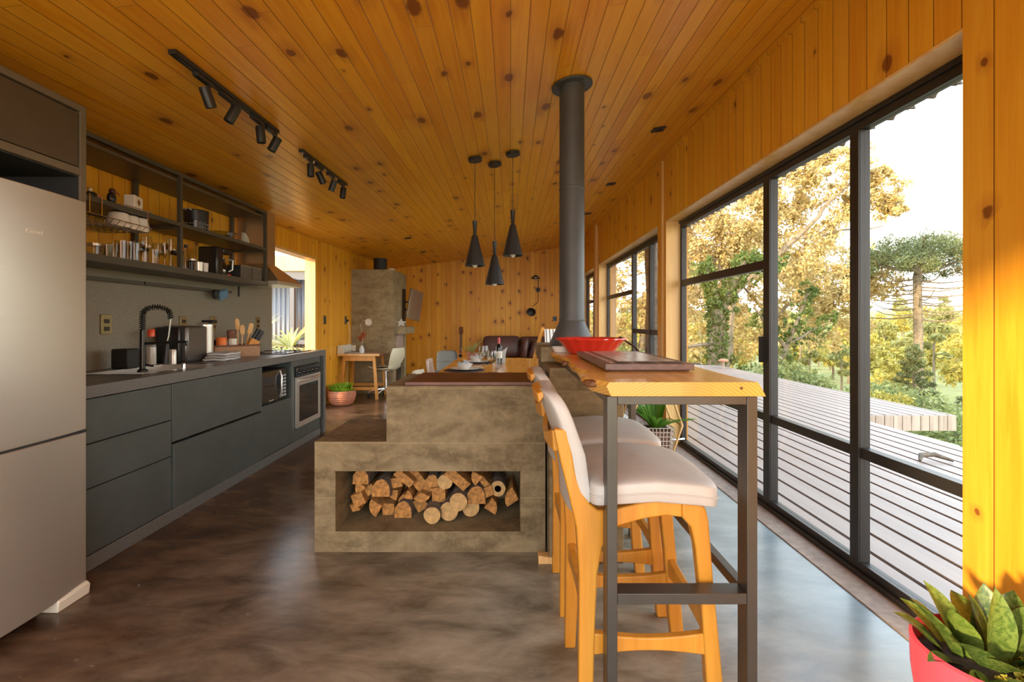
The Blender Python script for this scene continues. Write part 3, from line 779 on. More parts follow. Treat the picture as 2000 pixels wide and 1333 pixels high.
struct(b.build('wing_wall', pine('wing_pine', 'X', 'Z', 0.11, (0.72, 0.5, 0.32), (0.6, 0.36, 0.2), 0.4), smooth=0))

# outside the left opening: corrugated wall with posts and beam, plants
b = MB(); n = 560; vs = []; fs = []
for i in range(n + 1):
    X = -6.6 + 3.6 * i / n; y = 9.0 + 0.012 * math.sin(2 * PI * X / 0.085)
    vs += [(X, y, -0.2), (X, y, 2.02)]
for i in range(n): fs.append((2 * i, 2 * i + 2, 2 * i + 3, 2 * i + 1))
b.add(vs, fs)
cw = struct(b.build('corrugated_wall', plain('galvanised_sheet', (0.13, 0.135, 0.14), 0.35, 0.3), smooth=60))
so = cw.modifiers.new('thickness', 'SOLIDIFY'); so.thickness = 0.004
b = MB(); b.box(-6.7, -2.85, 8.9, 8.97, 1.98, 2.13); b.box(-6.7, -2.85, 8.90, 8.97, 0.80, 0.88); b.box(-4.02, -3.94, 8.85, 8.95, -0.1, 2.0)
struct(b.build('corrugated_wall_frame', plain('dark_steel_frame', (0.10, 0.10, 0.105), 0.5), smooth=0))
b = MB(); b.box(-6.7, -2.85, 8.85, 9.0, 2.14, 2.42); struct(b.build('outside_beam', m_post, smooth=0))
b = MB(); b.box(-7, -2.84, -1, 10, -0.2, -0.05); struct(b.build('yard_floor', m_grout, smooth=0))
def palm(name, label, loc, n, L, W, lm, cat='plant', stem=0.3):
    t = thing(name, label, cat, loc)
    b = MB()
    for i in range(n):
        a = i * 2.4; el = 0.35 + 0.9 * ((i * 0.618) % 1)
        b.leaf((0, 0, stem), (math.cos(a) * math.cos(el), math.sin(a) * math.cos(el), math.sin(el)), L * (0.8 + .4 * ((i * .37) % 1)), W, 0.9, 6)
    b.build('leaves', lm, t, smooth=0)
    MB().tube([(0, 0, 0), (0, 0, stem + 0.03)], [0.05, 0.04], 8).build('stem', m_barkt, t)
    return t
palm('yard_palm', 'pale striped spiky plant outside the left opening, nearest the cooktop', (-3.55, 6.55, -0.05), 44, 0.6, 0.045, m_lpalm, stem=0.85)
palm('yard_palm', 'green-yellow spiky plant outside, against the bright left jamb', (-3.5, 7.75, -0.05), 50, 0.6, 0.045, m_lpalm, stem=0.80)
palm('yard_palm', 'bright green fan plant between the spiky plants outside', (-3.8, 8.1, -0.05), 26, 0.5, 0.04, m_lbright, stem=0.62)

# ================================================================ KITCHEN
XC = -2.06          # front plane of the base cabinets
# refrigerator
fr_ = thing('refrigerator', 'tall stainless steel two-door refrigerator at the left edge', 'refrigerator', (-2.25, 1.87, 0))
b = MB(); b.box(-2.62, -1.945, 1.565, 2.185, 0.06, 1.745); b.build('body', plain('fridge_side', (0.30, 0.30, 0.29), 0.4, 0.5), fr_, world=True, bevel=0.006)
def fdoor(z0, z1, nm):
    b = MB(); ys = [1.565 + 0.62 * i / 14 for i in range(15)]
    poly = [(-1.943, ys[0])] + [(-1.905 + 0.018 * (1 - ((y - 1.875) / 0.31) ** 2), y) for y in ys] + [(-1.943, ys[-1])]
    b.prism(poly, 'z', z0, z1); return b.build(nm, m_steel, fr_, world=True, smooth=30, bevel=0.004)
d1 = fdoor(0.735, 1.755, 'freezer_door'); d2 = fdoor(0.045, 0.725, 'lower_door')
b = MB(); b.box(-1.945, -1.90, 1.57, 2.18, 0.725, 0.735); b.build('door_seal', m_bmatte, fr_, world=True)
b = MB(); b.prism([(-1.98, 0.0), (-1.89, 0.0), (-1.885, 0.045), (-1.90, 0.058), (-1.98, 0.058)], 'y', 2.03, 2.185); b.build('foot', m_whitep, fr_, world=True, bevel=0.004)
b = MB(); b.prism([(-1.98, 0.0), (-1.89, 0.0), (-1.885, 0.045), (-1.90, 0.058), (-1.98, 0.058)], 'y', 1.57, 1.70); b.build('foot', m_whitep, fr_, world=True, bevel=0.004)
tx = bpy.data.curves.new('brand_letters', 'FONT'); tx.body = 'Consul'; tx.size = 0.024; tx.extrude = 0.0015; tx.align_x = 'CENTER'
tmp_ = bpy.data.objects.new('lettering', tx); to = bpy.data.objects.new('brand_letters', bpy.data.meshes.new_from_object(tmp_)); COL.objects.link(to); to.parent = d1
to.rotation_euler = (PI / 2, 0, PI / 2); to.location = (-1.886, 1.928, 1.568); to.data.materials.clear(); to.data.materials.append(m_white); bpy.data.objects.remove(tmp_)
# the doors carry world-space vertices, so shift the letters by the same offset as the door's own mesh
# cabinet over the refrigerator
cb = thing('overhead_cabinet', 'brown laminate cabinet above the refrigerator, with side panel', 'cabinet', (-2.3, 1.85, 1.87))
b = MB(); b.box(-2.69, -1.935, 2.19, 2.22, 0.0, 2.195); b.build('side_panel', m_taupe, cb, world=True, bevel=0.002)
b = MB(); b.box(-2.69, -1.935, 1.1, 2.19, 2.165, 2.195); b.box(-2.69, -1.935, 1.1, 2.19, 1.876, 1.91); b.box(-2.69, -2.66, 1.1, 2.19, 1.91, 2.165)
b.build('body', m_taupe, cb, world=True, bevel=0.002)
b = MB(); b.box(-1.958, -1.94, 1.42, 2.182, 1.915, 2.158); b.build('door', m_taupe_d, cb, world=True, bevel=0.002)
b = MB(); b.box(-2.69, -2.66, 1.1, 2.186, 0.0, 1.876); b.build('back_panel', m_bmatte, cb, world=True)
b = MB(); b.box(-2.659, -1.945, 2.187, 2.1898, 0.0, 1.875); b.build('side_shade_sheet', m_bmatte, cb, world=True)  # added black sheet: dark inner side plus painted shade of the gap
b = MB(); b.box(-2.659, -1.945, 1.1, 2.186, 1.870, 1.8755); b.build('bottom_shade_sheet', m_bmatte, cb, world=True)  # black sheet added under the cabinet, painting the shade above the refrigerator

# base cabinets
def base_unit(name, label, y0, y1, fronts, extra=None):
    t = thing(name, label, 'cabinet', (-2.35, (y0 + y1) / 2, 0))
    b = MB()
    b.box(-2.66, XC - 0.02, y0 + 0.001, y0 + 0.018, 0.075, 0.842); b.box(-2.66, XC - 0.02, y1 - 0.018, y1 - 0.001, 0.075, 0.842)
    b.box(-2.66, -2.64, y0 + 0.018, y1 - 0.018, 0.075, 0.842); b.box(-2.64, XC - 0.02, y0 + 0.018, y1 - 0.018, 0.075, 0.093)
    b.build('body', m_cabd, t, world=True)
    for nm, a, c, z0, z1, out in fronts:
        q = MB(); q.box(XC - 0.02, XC + out, a, c, z0, z1); q.build(nm, m_cab, t, world=True, bevel=0.0015)
    return t
base_unit('drawer_cabinet', 'graphite base cabinet of three drawers beside the refrigerator', 2.222, 2.958,
          [('drawer', 2.224, 2.955, 0.622, 0.838, 0), ('drawer', 2.224, 2.955, 0.402, 0.616, 0), ('drawer', 2.224, 2.955, 0.078, 0.397, 0)])
base_unit('sink_cabinet', 'wide graphite base cabinet with upper flap, lower flap standing ajar', 2.960, 4.02,
          [('flap', 2.963, 4.017, 0.482, 0.838, 0), ('flap', 2.963, 4.017, 0.078, 0.470, 0.012)])
mu = thing('microwave_cabinet', 'graphite base cabinet with the open microwave niche', 'cabinet', (-2.35, 4.3, 0))
b = MB(); b.box(-2.66, XC - 0.001, 4.022, 4.035, 0.075, 0.842); b.box(-2.66, XC - 0.001, 4.575, 4.60, 0.075, 0.842); b.box(-2.66, XC - 0.021, 4.035, 4.575, 0.490, 0.508); b.box(-2.66, -2.64, 4.035, 4.575, 0.075, 0.842)
b.build('body', m_cab, mu, world=True, bevel=0.001)
b = MB(); b.box(XC - 0.02, XC, 4.036, 4.573, 0.078, 0.506); b.build('door', m_cab, mu, world=True, bevel=0.0015)
ou = thing('oven_cabinet', 'graphite housing around the built-in oven', 'cabinet', (-2.35, 4.93, 0))
b = MB(); b.box(-2.66, XC - 0.001, 4.602, 4.635, 0.075, 0.842); b.box(-2.66, XC - 0.001, 5.235, 5.258, 0.075, 0.842); b.box(-2.64, XC - 0.001, 4.635, 5.235, 0.785, 0.842); b.box(-2.64, XC - 0.001, 4.635, 5.235, 0.075, 0.185); b.box(-2.66, -2.64, 4.635, 5.235, 0.075, 0.842)
b.build('body', m_cab, ou, world=True, bevel=0.001)
b = MB(); b.box(-2.66, XC + 0.004, 2.222, 5.258, 0.0, 0.073)
tag(b.build('plinth', m_gran, bevel=0.002), 'low dark granite plinth running under the graphite base cabinets', 'plinth')
ct = thing('kitchen_countertop', 'long dark granite worktop with an end panel reaching the floor', 'countertop', (-2.4, 3.8, 0))
b = MB(); SX0, SX1, SY0, SY1 = -2.52, -2.17, 2.86, 3.52
b.box(-2.695, XC + 0.01, 2.225, SY0, 0.845, 0.905); b.box(-2.695, XC + 0.01, SY1, 5.40, 0.845, 0.905)
b.box(-2.695, SX0, SY0, SY1, 0.845, 0.905); b.box(SX1, XC + 0.01, SY0, SY1, 0.845, 0.905)
b.build('worktop', m_gran, ct, world=True, smooth=0)
b = MB(); b.box(-2.695, XC + 0.01, 5.335, 5.40, 0.0, 0.845); b.build('end_panel', m_gran, ct, world=True, smooth=0)
b = MB(); b.box(-2.699, -2.682, 2.225, 5.465, 0.905, 1.60)
tag(b.build('backsplash', m_splash, smooth=0), 'speckled grey stone backsplash panel between the worktop and the open shelves', 'backsplash')
sk = thing('kitchen_sink', 'steel sink set in the worktop below the spring tap', 'sink', (-2.35, 3.2, 0.9))
b = MB(); z = 0.9065
for (a0, a1, c0, c1) in [(SX0 - .02, SX1 + .02, SY0 - .02, SY0), (SX0 - .02, SX1 + .02, SY1, SY1 + .02), (SX0 - .02, SX0, SY0, SY1), (SX1, SX1 + .02, SY0, SY1)]:
    b.box(a0, a1, c0, c1, 0.9055, 0.909)
b.build('rim', m_chrome, sk, world=True)
b = MB(); e_ = 0.003
b.box(SX0 + e_, SX1 - e_, SY0 + e_, SY1 - e_, 0.72, 0.724); b.box(SX0 + e_, SX0 + 2 * e_, SY0 + e_, SY1 - e_, 0.724, 0.909); b.box(SX1 - 2 * e_, SX1 - e_, SY0 + e_, SY1 - e_, 0.724, 0.909)
b.box(SX0 + 2 * e_, SX1 - 2 * e_, SY0 + e_, SY0 + 2 * e_, 0.724, 0.909); b.box(SX0 + 2 * e_, SX1 - 2 * e_, SY1 - 2 * e_, SY1 - e_, 0.724, 0.909)
b.build('basin', m_steel, sk, world=True)

# microwave and oven
mw = thing('microwave', 'black glass-fronted microwave in the niche beside the oven', 'microwave', (-2.3, 4.3, 0.509))
b = MB(); b.box(-2.60, -2.10, 4.045, 4.545, 0.512, 0.79); b.build('body', m_black, mw, world=True, bevel=0.004)
b = MB(); b.box(-2.099, -2.085, 4.047, 4.41, 0.515, 0.787); md = b.build('door', m_glassblk, mw, world=True, bevel=0.003)
b = MB(); b.box(-2.084, -2.083, 4.20, 4.28, 0.526, 0.532); b.build('logo_bar', m_white, md)
b = MB(); b.box(-2.0995, -2.0835, 4.0455, 4.050, 0.513, 0.789); b.build('trim', m_steel, mw, world=True)
b = MB(); b.tube([(-2.085, 4.40, 0.535), (-2.062, 4.385, 0.60), (-2.060, 4.38, 0.66), (-2.062, 4.385, 0.72), (-2.085, 4.40, 0.775)], 0.008, 8); b.build('handle', m_steel, md)
b = MB(); b.box(-2.099, -2.087, 4.415, 4.543, 0.515, 0.787); cp = b.build('control_panel', m_bplast, mw, world=True, bevel=0.002)
b = MB()
for i in range(7):
    for j in range(2): b.box(-2.087, -2.0855, 4.432 + 0.05 * j, 4.468 + 0.05 * j, 0.535 + 0.030 * i, 0.553 + 0.030 * i)
b.build('buttons', plain('button_grey', (0.45, 0.48, 0.5), 0.4), cp)
ov = thing('built_in_oven', 'built-in oven with black control panel and steel-framed glass door', 'oven', (-2.3, 4.93, 0.19))
b = MB(); b.box(-2.62, XC - 0.0005, 4.64, 5.23, 0.19, 0.78); b.build('body', m_black, ov, world=True)
b = MB(); b.box(XC, XC + 0.018, 4.652, 5.222, 0.682, 0.776); pc = b.build('control_panel', m_glassblk, ov, world=True, bevel=0.002)
for i in range(5):
    q = MB(); q.lathe([(0.019, 0), (0.019, 0.014), (0.015, 0.02), (0, 0.02)], (XC + 0.018, 4.72 + 0.108 * i, 0.722), 16, rot=(0, PI / 2, 0)); q.build('knob', m_black, pc)
    q = MB(); q.lathe([(0.0225, 0), (0.0225, 0.003), (0.0195, 0.003), (0.0195, 0)], (XC + 0.018, 4.72 + 0.108 * i, 0.722), 20, rot=(0, PI / 2, 0)); q.build('knob_ring', m_chrome, pc)
b = MB(); b.box(XC, XC + 0.02, 4.652, 5.222, 0.196, 0.245); b.box(XC, XC + 0.02, 4.652, 4.70, 0.245, 0.776 - 0.096); b.box(XC, XC + 0.02, 5.175, 5.222, 0.245, 0.68); b.box(XC, XC + 0.02, 4.70, 5.175, 0.60, 0.68)
dr = b.build('door_frame', m_steel, ov, world=True, smooth=0)
b = MB(); b.box(XC + 0.002, XC + 0.016, 4.70, 5.175, 0.245, 0.60); b.build('door_glass', m_glassblk, dr)
b = MB(); b.tube([(XC + 0.02, 4.68, 0.645)] + [(XC + 0.02 + 0.035 * math.sin(PI * t), 4.68 + 0.51 * t, 0.645) for t in [.1, .3, .5, .7, .9]] + [(XC + 0.02, 5.19, 0.645)], 0.014, 8); b.build('handle', m_steel, ov, world=True)

ck = thing('glass_cooktop', 'black glass cooktop on the worktop under the range hood', 'cooktop', (-2.4, 4.9, 0.905))
b = MB(); b.box(-2.62, -2.14, 4.62, 5.22, 0.9055, 0.913); b.build('glass_plate', m_glassblk, ck, world=True, bevel=0.002)
b = MB()
for (x, y, r) in [(-2.5, 4.78, .09), (-2.27, 4.78, .07), (-2.5, 5.06, .07), (-2.27, 5.06, .09)]: b.lathe([(r, 0.9135), (r - .004, 0.9138), (r - .008, 0.9135)], (x, y, 0), 28)
b.build('zone_rings', m_chrome, ck, world=True)
hd = thing('range_hood', 'brown reflection-tinted steel range hood with square duct, past the open shelves', 'range hood', (-2.47, 4.93, 1.57))
b = MB(); X0, X1, Y0, Y1 = -2.698, -2.24, 4.70, 5.22; Z0, Z1 = 1.615, 1.79; x0, x1, y0, y1 = -2.698, -2.41, 4.80, 4.98
b.add([(X0, Y0, Z0), (X1, Y0, Z0), (X1, Y1, Z0), (X0, Y1, Z0), (x0, y0, Z1), (x1, y0, Z1), (x1, y1, Z1), (x0, y1, Z1)], [(3, 2, 1, 0), (4, 5, 6, 7), (0, 1, 5, 4), (1, 2, 6, 5), (2, 3, 7, 6), (3, 0, 4, 7)])
m_hood = plain('hood_steel', (0.55, 0.42, 0.27), 0.28, 0.8)  # brown of the reflected pine is mixed into the steel colour
b.build('canopy', m_hood, hd, world=True, smooth=0)
b = MB(); b.box(X0, X1, Y0, Y1, 1.578, 1.614); b.build('lip', plain('hood_lip', (0.55, 0.5, 0.4), 0.3, 0.6), hd, world=True, bevel=0.002)
b = MB(); b.box(x0, x1, y0, y1, 1.791, ZC(-2.7, 4.9) - 0.002); b.build('duct', m_hood, hd, world=True, smooth=0)

# open shelves
SH = thing('wall_shelf_unit', 'dark steel-framed open shelf unit mounted over the worktop', 'shelf', (-2.52, 3.4, 1.56))
XS0, XS1 = -2.69, -2.345; SYa, SYb = 2.235, 4.69; ZT = 2.25
b = MB(); b.box(XS0, XS1, SYa, SYb, 1.562, 1.60); b.build('bottom_shelf', m_shelf, SH, world=True, bevel=0.002)
b = MB(); b.box(XS0, XS1 - 0.026, SYa, SYb - 0.026, 1.900, 1.918); b.build('middle_shelf', m_shelf, SH, world=True)
b = MB(); b.box(XS0, XS1 - 0.026, SYa, SYb - 0.026, ZT - 0.035, ZT - 0.015); b.build('top_shelf', m_shelf, SH, world=True)
w_ = 0.026
b = MB()
for y in (SYa + w_ / 2, 3.47, SYb - w_ / 2):
    MB().box(XS1 - w_, XS1, y - w_ / 2, y + w_ / 2, 1.60, ZT).build('post', m_frame, SH, world=True)
    MB().box(XS0, XS0 + w_, y - w_ / 2 - .005, y + w_ / 2 + .005, 1.60, ZT).build('post', m_frame, SH, world=True)
b = MB(); b.box(XS1 - w_, XS1 + 0.001, SYa, SYb, ZT, ZT + w_); b.box(XS1 - w_, XS1 + 0.0012, SYa, SYb, 1.895, 1.923); b.box(XS1 - 0.004, XS1 + 0.002, SYa, SYb, 1.560, 1.602); b.box(XS0, XS1 - w_, SYb - w_, SYb, ZT, ZT + w_); b.box(XS0 + w_, XS1 - w_, SYb - w_, SYb, 1.885, 1.92)
b.box(XS0 + w_, XS1 - w_, 3.457, 3.483, 1.875, 1.90)
b.build('rails', m_frame, SH, world=True)
tr_ = thing('towel_rail', 'flat steel utensil rail under the open shelves', 'rail', (-2.64, 3.4, 1.49))
MB().box(-2.645, -2.635, 2.23, 4.60, 1.483, 1.507).build('bar', m_frame, tr_, world=True)
b = MB()
for y in (2.5, 3.5, 4.58): b.box(-2.682, -2.635, y, y + .012, 1.485, 1.505)
b.box(-2.646, -2.634, 4.72, 4.732, 1.46, 1.56); b.build('brackets', m_black, tr_, world=True)
b = MB(); b.sq((-2.615, 4.42, 1.462), (0.022, 0.07, 0.045), 0.7, fn=lambda p: Vector((p.x + 0.01 * math.sin(p.y * 60), p.y, p.z + 0.012 * math.sin(p.y * 45))))
tag(b.build('dish_cloth', m_blue), 'crumpled blue cloth hanging at the end of the utensil rail', 'cloth')
b = MB(); b.sq((-2.612, 4.31, 1.46), (0.02, 0.03, 0.04), 0.8); tag(b.build('sponge', m_bmatte), 'small black clip hanging left of the blue cloth', 'clip')

# outlets on the backsplash
for i, (y, w, lab) in enumerate([(3.22, .085, 'brass outlet plate nearest the refrigerator'), (3.98, .085, 'brass outlet plate above the capsule coffee machine'), (4.38, .085, 'brass outlet plate above the woven basket'), (5.15, .085, 'brass outlet plate at the far end of the backsplash')]):
    t = thing('wall_outlet', lab, 'outlet', (-2.681, y, 1.20))
    MB().box(-0.0005, 0.008, -w / 2, w / 2, -0.065, 0.065).build('plate', m_brass, t, bevel=0.002)
    for z in (-0.03, 0.02): MB().box(0.0082, 0.012, -0.02, 0.02, z - 0.014, z + 0.014).build('socket', m_bplast, t)

# ---------- things on the worktop
ZW = 0.9052
fa = thing('spring_tap', 'black kitchen tap with tall coiled spring neck', 'tap', (-2.30, 3.02, ZW))
b = MB(); b.lathe([(0.028, 0.0), (0.028, 0.012), (0.016, 0.02), (0.014, 0.26), (0.0, 0.265)], (-0.255, 0.10, 0)); bd = b.build('column', m_bplast, fa)
bd.location = (0.27, -0.10, 0)
arc = [(0.015, 0, 0.26)] + [(0.015 + 0.055 - 0.055 * math.cos(t), 0.045 * (1 - math.cos(t)), 0.36 + 0.045 * math.sin(t)) for t in [PI * i / 10 for i in range(11)]] + [(0.128, 0.09, 0.33)]
b = MB(); b.tube(arc, 0.006, 8); b.build('neck', m_bplast, fa)
# coil around the arc
P_ = [Vector(p) for p in arc]; Ls = [0]
for i in range(1, len(P_)): Ls.append(Ls[-1] + (P_[i] - P_[i - 1]).length)
co_ = []
for k_ in range(26 * 8):
    s_ = Ls[-1] * k_ / (26 * 8); i = max(j for j in range(len(Ls)) if Ls[j] <= s_); i = min(i, len(P_) - 2)
    p = P_[i].lerp(P_[i + 1], (s_ - Ls[i]) / (Ls[i + 1] - Ls[i])); d = (P_[i + 1] - P_[i]).normalized(); a = d.orthogonal().normalized(); a = (Vector((0, 1, 0)) - d * d.y).normalized(); c_ = d.cross(a); t_ = 2 * PI * k_ / 8
    co_.append(p + (a * math.cos(t_) + c_ * math.sin(t_)) * 0.016)
MB().tube(co_, 0.0026, 5).build('spring', m_bplast, fa)
MB().tube([(0.128, 0.09, 0.33), (0.118, 0.085, 0.22), (0.108, 0.08, 0.17)], 0.004, 8).build('rod', m_steel, fa)
MB().tube([(0.112, 0.082, 0.19), (0.10, 0.08, 0.04)], [0.012, 0.016], 12).build('spray_head', m_black, fa)
MB().tube([(0.015, 0, 0.175), (0.20, 0.05, 0.185), (0.25, 0.06, 0.185), (0.25, 0.06, 0.16)], 0.009, 8).build('spout', m_bplast, fa)
MB().tube([(0.0, 0, 0.05), (0.03, 0.07, 0.03)], [0.009, 0.006], 8).build('lever', m_bplast, fa)
t = thing('sponge_caddy', 'black plastic sponge caddy standing behind the tap', 'caddy', (-2.53, 3.20, ZW + 0.004))
b = MB(); b.box(-0.06, 0.05, -0.05, 0.05, 0, 0.13); b.build('holder', m_bmatte, t, bevel=0.008)
t = thing('detergent_bottle', 'clear bottle with bright orange cap beside the tap', 'bottle', (-2.585, 3.50, ZW))
MB().lathe([(0.0, 0), (0.034, 0.002), (0.036, 0.02), (0.036, 0.17), (0.022, 0.205), (0.016, 0.21)], n=20).build('bottle_body', m_cup, t)
MB().lathe([(0.0, 0.004), (0.031, 0.006), (0.031, 0.13), (0.0, 0.13)], n=20).build('detergent', plain('white_liquid', (0.6, 0.57, 0.5), 0.3), t)
MB().lathe([(0.023, 0.205), (0.023, 0.25), (0.018, 0.258), (0, 0.258)], n=20).build('cap', plain('orange_cap', (0.85, 0.10, 0.03), 0.3), t)
t = thing('soap_dispenser', 'small steel cylinder right of the tap', 'dispenser', (-2.50, 3.60, ZW))
MB().lathe([(0.0, 0), (0.026, 0.001), (0.026, 0.10), (0.022, 0.108), (0.0, 0.11)], n=20).build('canister', m_steel, t)
t = thing('salt_shaker', 'tiny chrome shaker standing at the sink rim', 'shaker', (-2.13, 3.17, ZW + .0))
MB().lathe([(0.0, 0), (0.012, 0.001), (0.012, 0.035), (0.008, 0.045), (0.0, 0.047)], n=14).build('shaker_body', m_chrome, t)
# capsule coffee machine
t = thing('coffee_machine', 'silver and black capsule coffee machine under the shelves', 'coffee machine', (-2.50, 3.84, ZW))
b = MB(); b.box(-0.14, 0.06, -0.17, 0.085, 0.0, 0.28)
b.build('body', plain('machine_grey', (0.15, 0.145, 0.135), 0.3, 0.7), t, bevel=0.02)
b = MB(); b.box(-0.155, 0.02, -0.20, -0.172, 0.0, 0.27); b.build('water_tank', m_bplast, t, bevel=0.01)
b = MB(); b.lathe([(0.0, 0.01), (0.062, 0.011), (0.062, 0.29), (0.05, 0.305), (0.0, 0.31)], (0.012, 0.12, 0), n=28); b.build('front_column', m_steel, t)
b = MB(); b.lathe([(0.064, 0.275), (0.064, 0.285)], (0.012, 0.12, 0), n=28); b.build('collar', m_chrome, t)
b = MB(); b.box(0.0, 0.12, 0.06, 0.18, 0.0, 0.018); b.build('drip_tray', m_black, t, bevel=0.003)
b = MB(); b.box(0.0, 0.10, 0.09, 0.15, 0.30, 0.325); b.build('lever', m_black, t, bevel=0.008)
# folded towel
t = thing('folded_towel', 'folded white and grey towel on the worktop before the woven basket', 'towel', (-2.36, 3.98, ZW), 0.15)
for i in range(3):
    b = MB(); b.sq((0.008 * i, 0.004 * i, 0.011 + 0.0205 * i), (0.10 - .006 * i, 0.16 - 0.01 * i, 0.011), 0.35, fn=lambda p: Vector((p.x, p.y, p.z + 0.003 * math.sin(p.x * 50 + p.y * 30))))
    b.build('fold', m_cloth if i != 1 else plain('grey_towel', (0.42, 0.40, 0.38), 0.9), t)
# woven basket and contents
BX, BY, BR = -2.47, 4.36, 0.75
t = thing('woven_basket', 'low rectangular woven basket on the worktop holding jars and utensils', 'basket', (BX, BY, ZW), BR)
hb = (0.18, 0.10); hh = 0.10
b = MB()
b.box(-hb[0], hb[0], -hb[1], hb[1], 0, 0.008)
for (a0, a1, c0, c1) in [(-hb[0], hb[0], -hb[1], -hb[1] + .01), (-hb[0], hb[0], hb[1] - .01, hb[1]), (-hb[0], -hb[0] + .01, -hb[1] + .01, hb[1] - .01), (hb[0] - .01, hb[0], -hb[1] + .01, hb[1] - .01)]:
    b.box(a0, a1, c0, c1, 0.008, hh)
b.build('woven_sides', m_wick, t, bevel=0.003)
b = MB(); b.tube([(-hb[0], -hb[1], hh), (hb[0], -hb[1], hh), (hb[0], hb[1], hh), (-hb[0], hb[1], hh), (-hb[0], -hb[1], hh)], 0.008, 8); b.build('rim', m_wickd, t)
def inb(x, y):  # point inside the basket, in room coordinates
    c_, s_ = math.cos(BR), math.sin(BR); return (BX + c_ * x - s_ * y, BY + s_ * x + c_ * y, ZW + 0.009)
t = thing('coffee_tin', 'bright orange tin in the woven basket', 'tin', inb(-0.115, -0.035), 0.7)
b = MB(); b.lathe([(0, 0), (0.042, 0.0), (0.042, 0.155), (0.036, 0.165), (0.0, 0.167)], n=24); o = b.build('tin_body', m_orange, t)
b = MB(); b.obox((0.042, -0.004, 0.115), (0.002, 0.035, 0.05)); b.build('label_patch', m_white, t)
t = thing('dark_jar', 'dark round jar left of the orange tin', 'jar', inb(-0.13, 0.05))
MB().lathe([(0, 0), (0.035, 0.0), (0.035, 0.13), (0.03, 0.14), (0.0, 0.14)], n=20).build('jar_body', m_bplast, t)
t = thing('white_canister', 'white cylindrical canister between the orange tin and the wooden spoons', 'canister', inb(-0.025, -0.035))
MB().lathe([(0, 0), (0.034, 0.0), (0.034, 0.15), (0.030, 0.155), (0.0, 0.156)], n=24).build('canister_body', m_whitep, t)
t = thing('pepper_mill', 'reddish brown wooden mill behind the white canister', 'pepper mill', inb(-0.015, 0.055))
MB().lathe([(0, 0), (0.035, 0.0), (0.028, 0.10), (0.038, 0.2), (0.036, 0.225), (0.0, 0.23)], n=20).build('mill_body', m_wickd, t)
for i, (x, y, tilt, ty, L, lab, kind) in enumerate([(0.035, 0.02, -0.10, 0.03, 0.33, 'tallest wooden spoon standing in the woven basket', 's'), (0.05, -0.02, -0.03, 0.0, 0.27, 'shorter wooden spoon before the tallest one', 's'), (0.075, 0.03, 0.22, 0.05, 0.29, 'flat wooden spatula leaning right in the woven basket', 'p')]):
    p = inb(x, y); t = thing('wooden_spoon' if kind == 's' else 'wooden_spatula', lab, 'utensil', p)
    d = Vector((tilt, 0.1, 1)).normalized(); b = MB()
    b.tube([Vector((0, 0, 0)), d * L * 0.7], [0.005, 0.007], 8)
    b.build('handle', m_spoon, t)
    b = MB(); b.sq(d * L * 0.85, (0.02, 0.006, L * 0.17), 0.75 if kind == 's' else 0.35, rot=(0, tilt, 0.6)); b.build('head', m_spoon, t)
kb = thing('knife_block', 'slanted orange wooden knife block in the woven basket', 'knife block', inb(0.13, 0.0), BR)
ang = 0.5
b = MB(); b.obox((0.0, 0.0, 0.075), (0.075, 0.085, 0.14), (0, ang, 0)); b.build('block', m_block, kb, bevel=0.004)
ax_ = Vector((math.sin(ang), 0, math.cos(ang))); px_ = Vector((math.cos(ang), 0, -math.sin(ang)))
Rb = Euler((0, 0, BR)).to_matrix()
kpos = [(-0.022, -0.02), (-0.022, 0.012), (0.004, -0.02), (0.004, 0.012), (0.026, -0.004)]
klab = ['black knife handle, highest at the back of the knife block', 'black knife handle beside the highest one in the block', 'black knife handle in the middle row, camera side', 'black knife handle in the middle row, wall side', 'black knife handle lowest at the front of the block']
for (u, v), lab in zip(kpos, klab):
    p = Vector(inb(0.13, 0.0)) + Rb @ (Vector((0, 0, 0.075)) + ax_ * 0.072 + px_ * u + Vector((0, v, 0)))
    t = thing('kitchen_knife', lab, 'knife', p, BR)
    MB().bar((0, 0, 0), ax_ * 0.10, 0.012, 0.022, up=px_).build('handle', m_bplast, t, bevel=0.003)
    MB().bar(ax_ * -0.001, ax_ * 0.004, 0.010, 0.02, up=px_).build('bolster', m_steel, t)

# ---------- things on the shelves
def glass(kind, label, y, x, z, h, group, first={}):
    key = (kind,)
    if key in first:
        r = copy_tree(first[key][0]); r.location = (x, y, z); r['label'] = label
        s_ = h / first[key][1]; r.scale = (1, 1, s_); r['group'] = group; return r
    t = thing({'t': 'tumbler', 'w': 'wine_glass', 's': 'flute_glass'}[kind], label, 'glass', (x, y, z), group=group)
    if kind == 't': MB().lathe([(0, 0), (0.028, 0.0), (0.034, h), (0.031, h), (0.026, 0.008), (0, 0.008)], n=20).build('glass_body', m_cup, t)
    elif kind == 'w':
        MB().lathe([(0.012, 0.45 * h), (0.034, 0.58 * h), (0.036, 0.72 * h), (0.028, h), (0.026, h), (0.033, .72 * h), (0.031, .59 * h), (0.0, .47 * h)], n=20).build('bowl', m_cup, t)
        MB().lathe([(0, 0), (0.032, 0.0), (0.030, 0.004), (0.005, 0.012), (0.004, 0.45 * h), (0.012, 0.46 * h)], n=20).build('stem', m_cup, t)
    else:
        MB().lathe([(0.008, 0.35 * h), (0.024, 0.5 * h), (0.026, 0.7 * h), (0.024, h), (0.022, h), (0.022, .55 * h), (0.0, .37 * h)], n=20).build('bowl', m_cup, t)
        MB().lathe([(0, 0), (0.028, 0.0), (0.026, 0.004), (0.005, 0.01), (0.004, 0.35 * h), (0.008, .36 * h)], n=20).build('stem', m_cup, t)
    first[key] = (t, h); return t
def Yp(px, x): return -x * 950 / (997 - px)
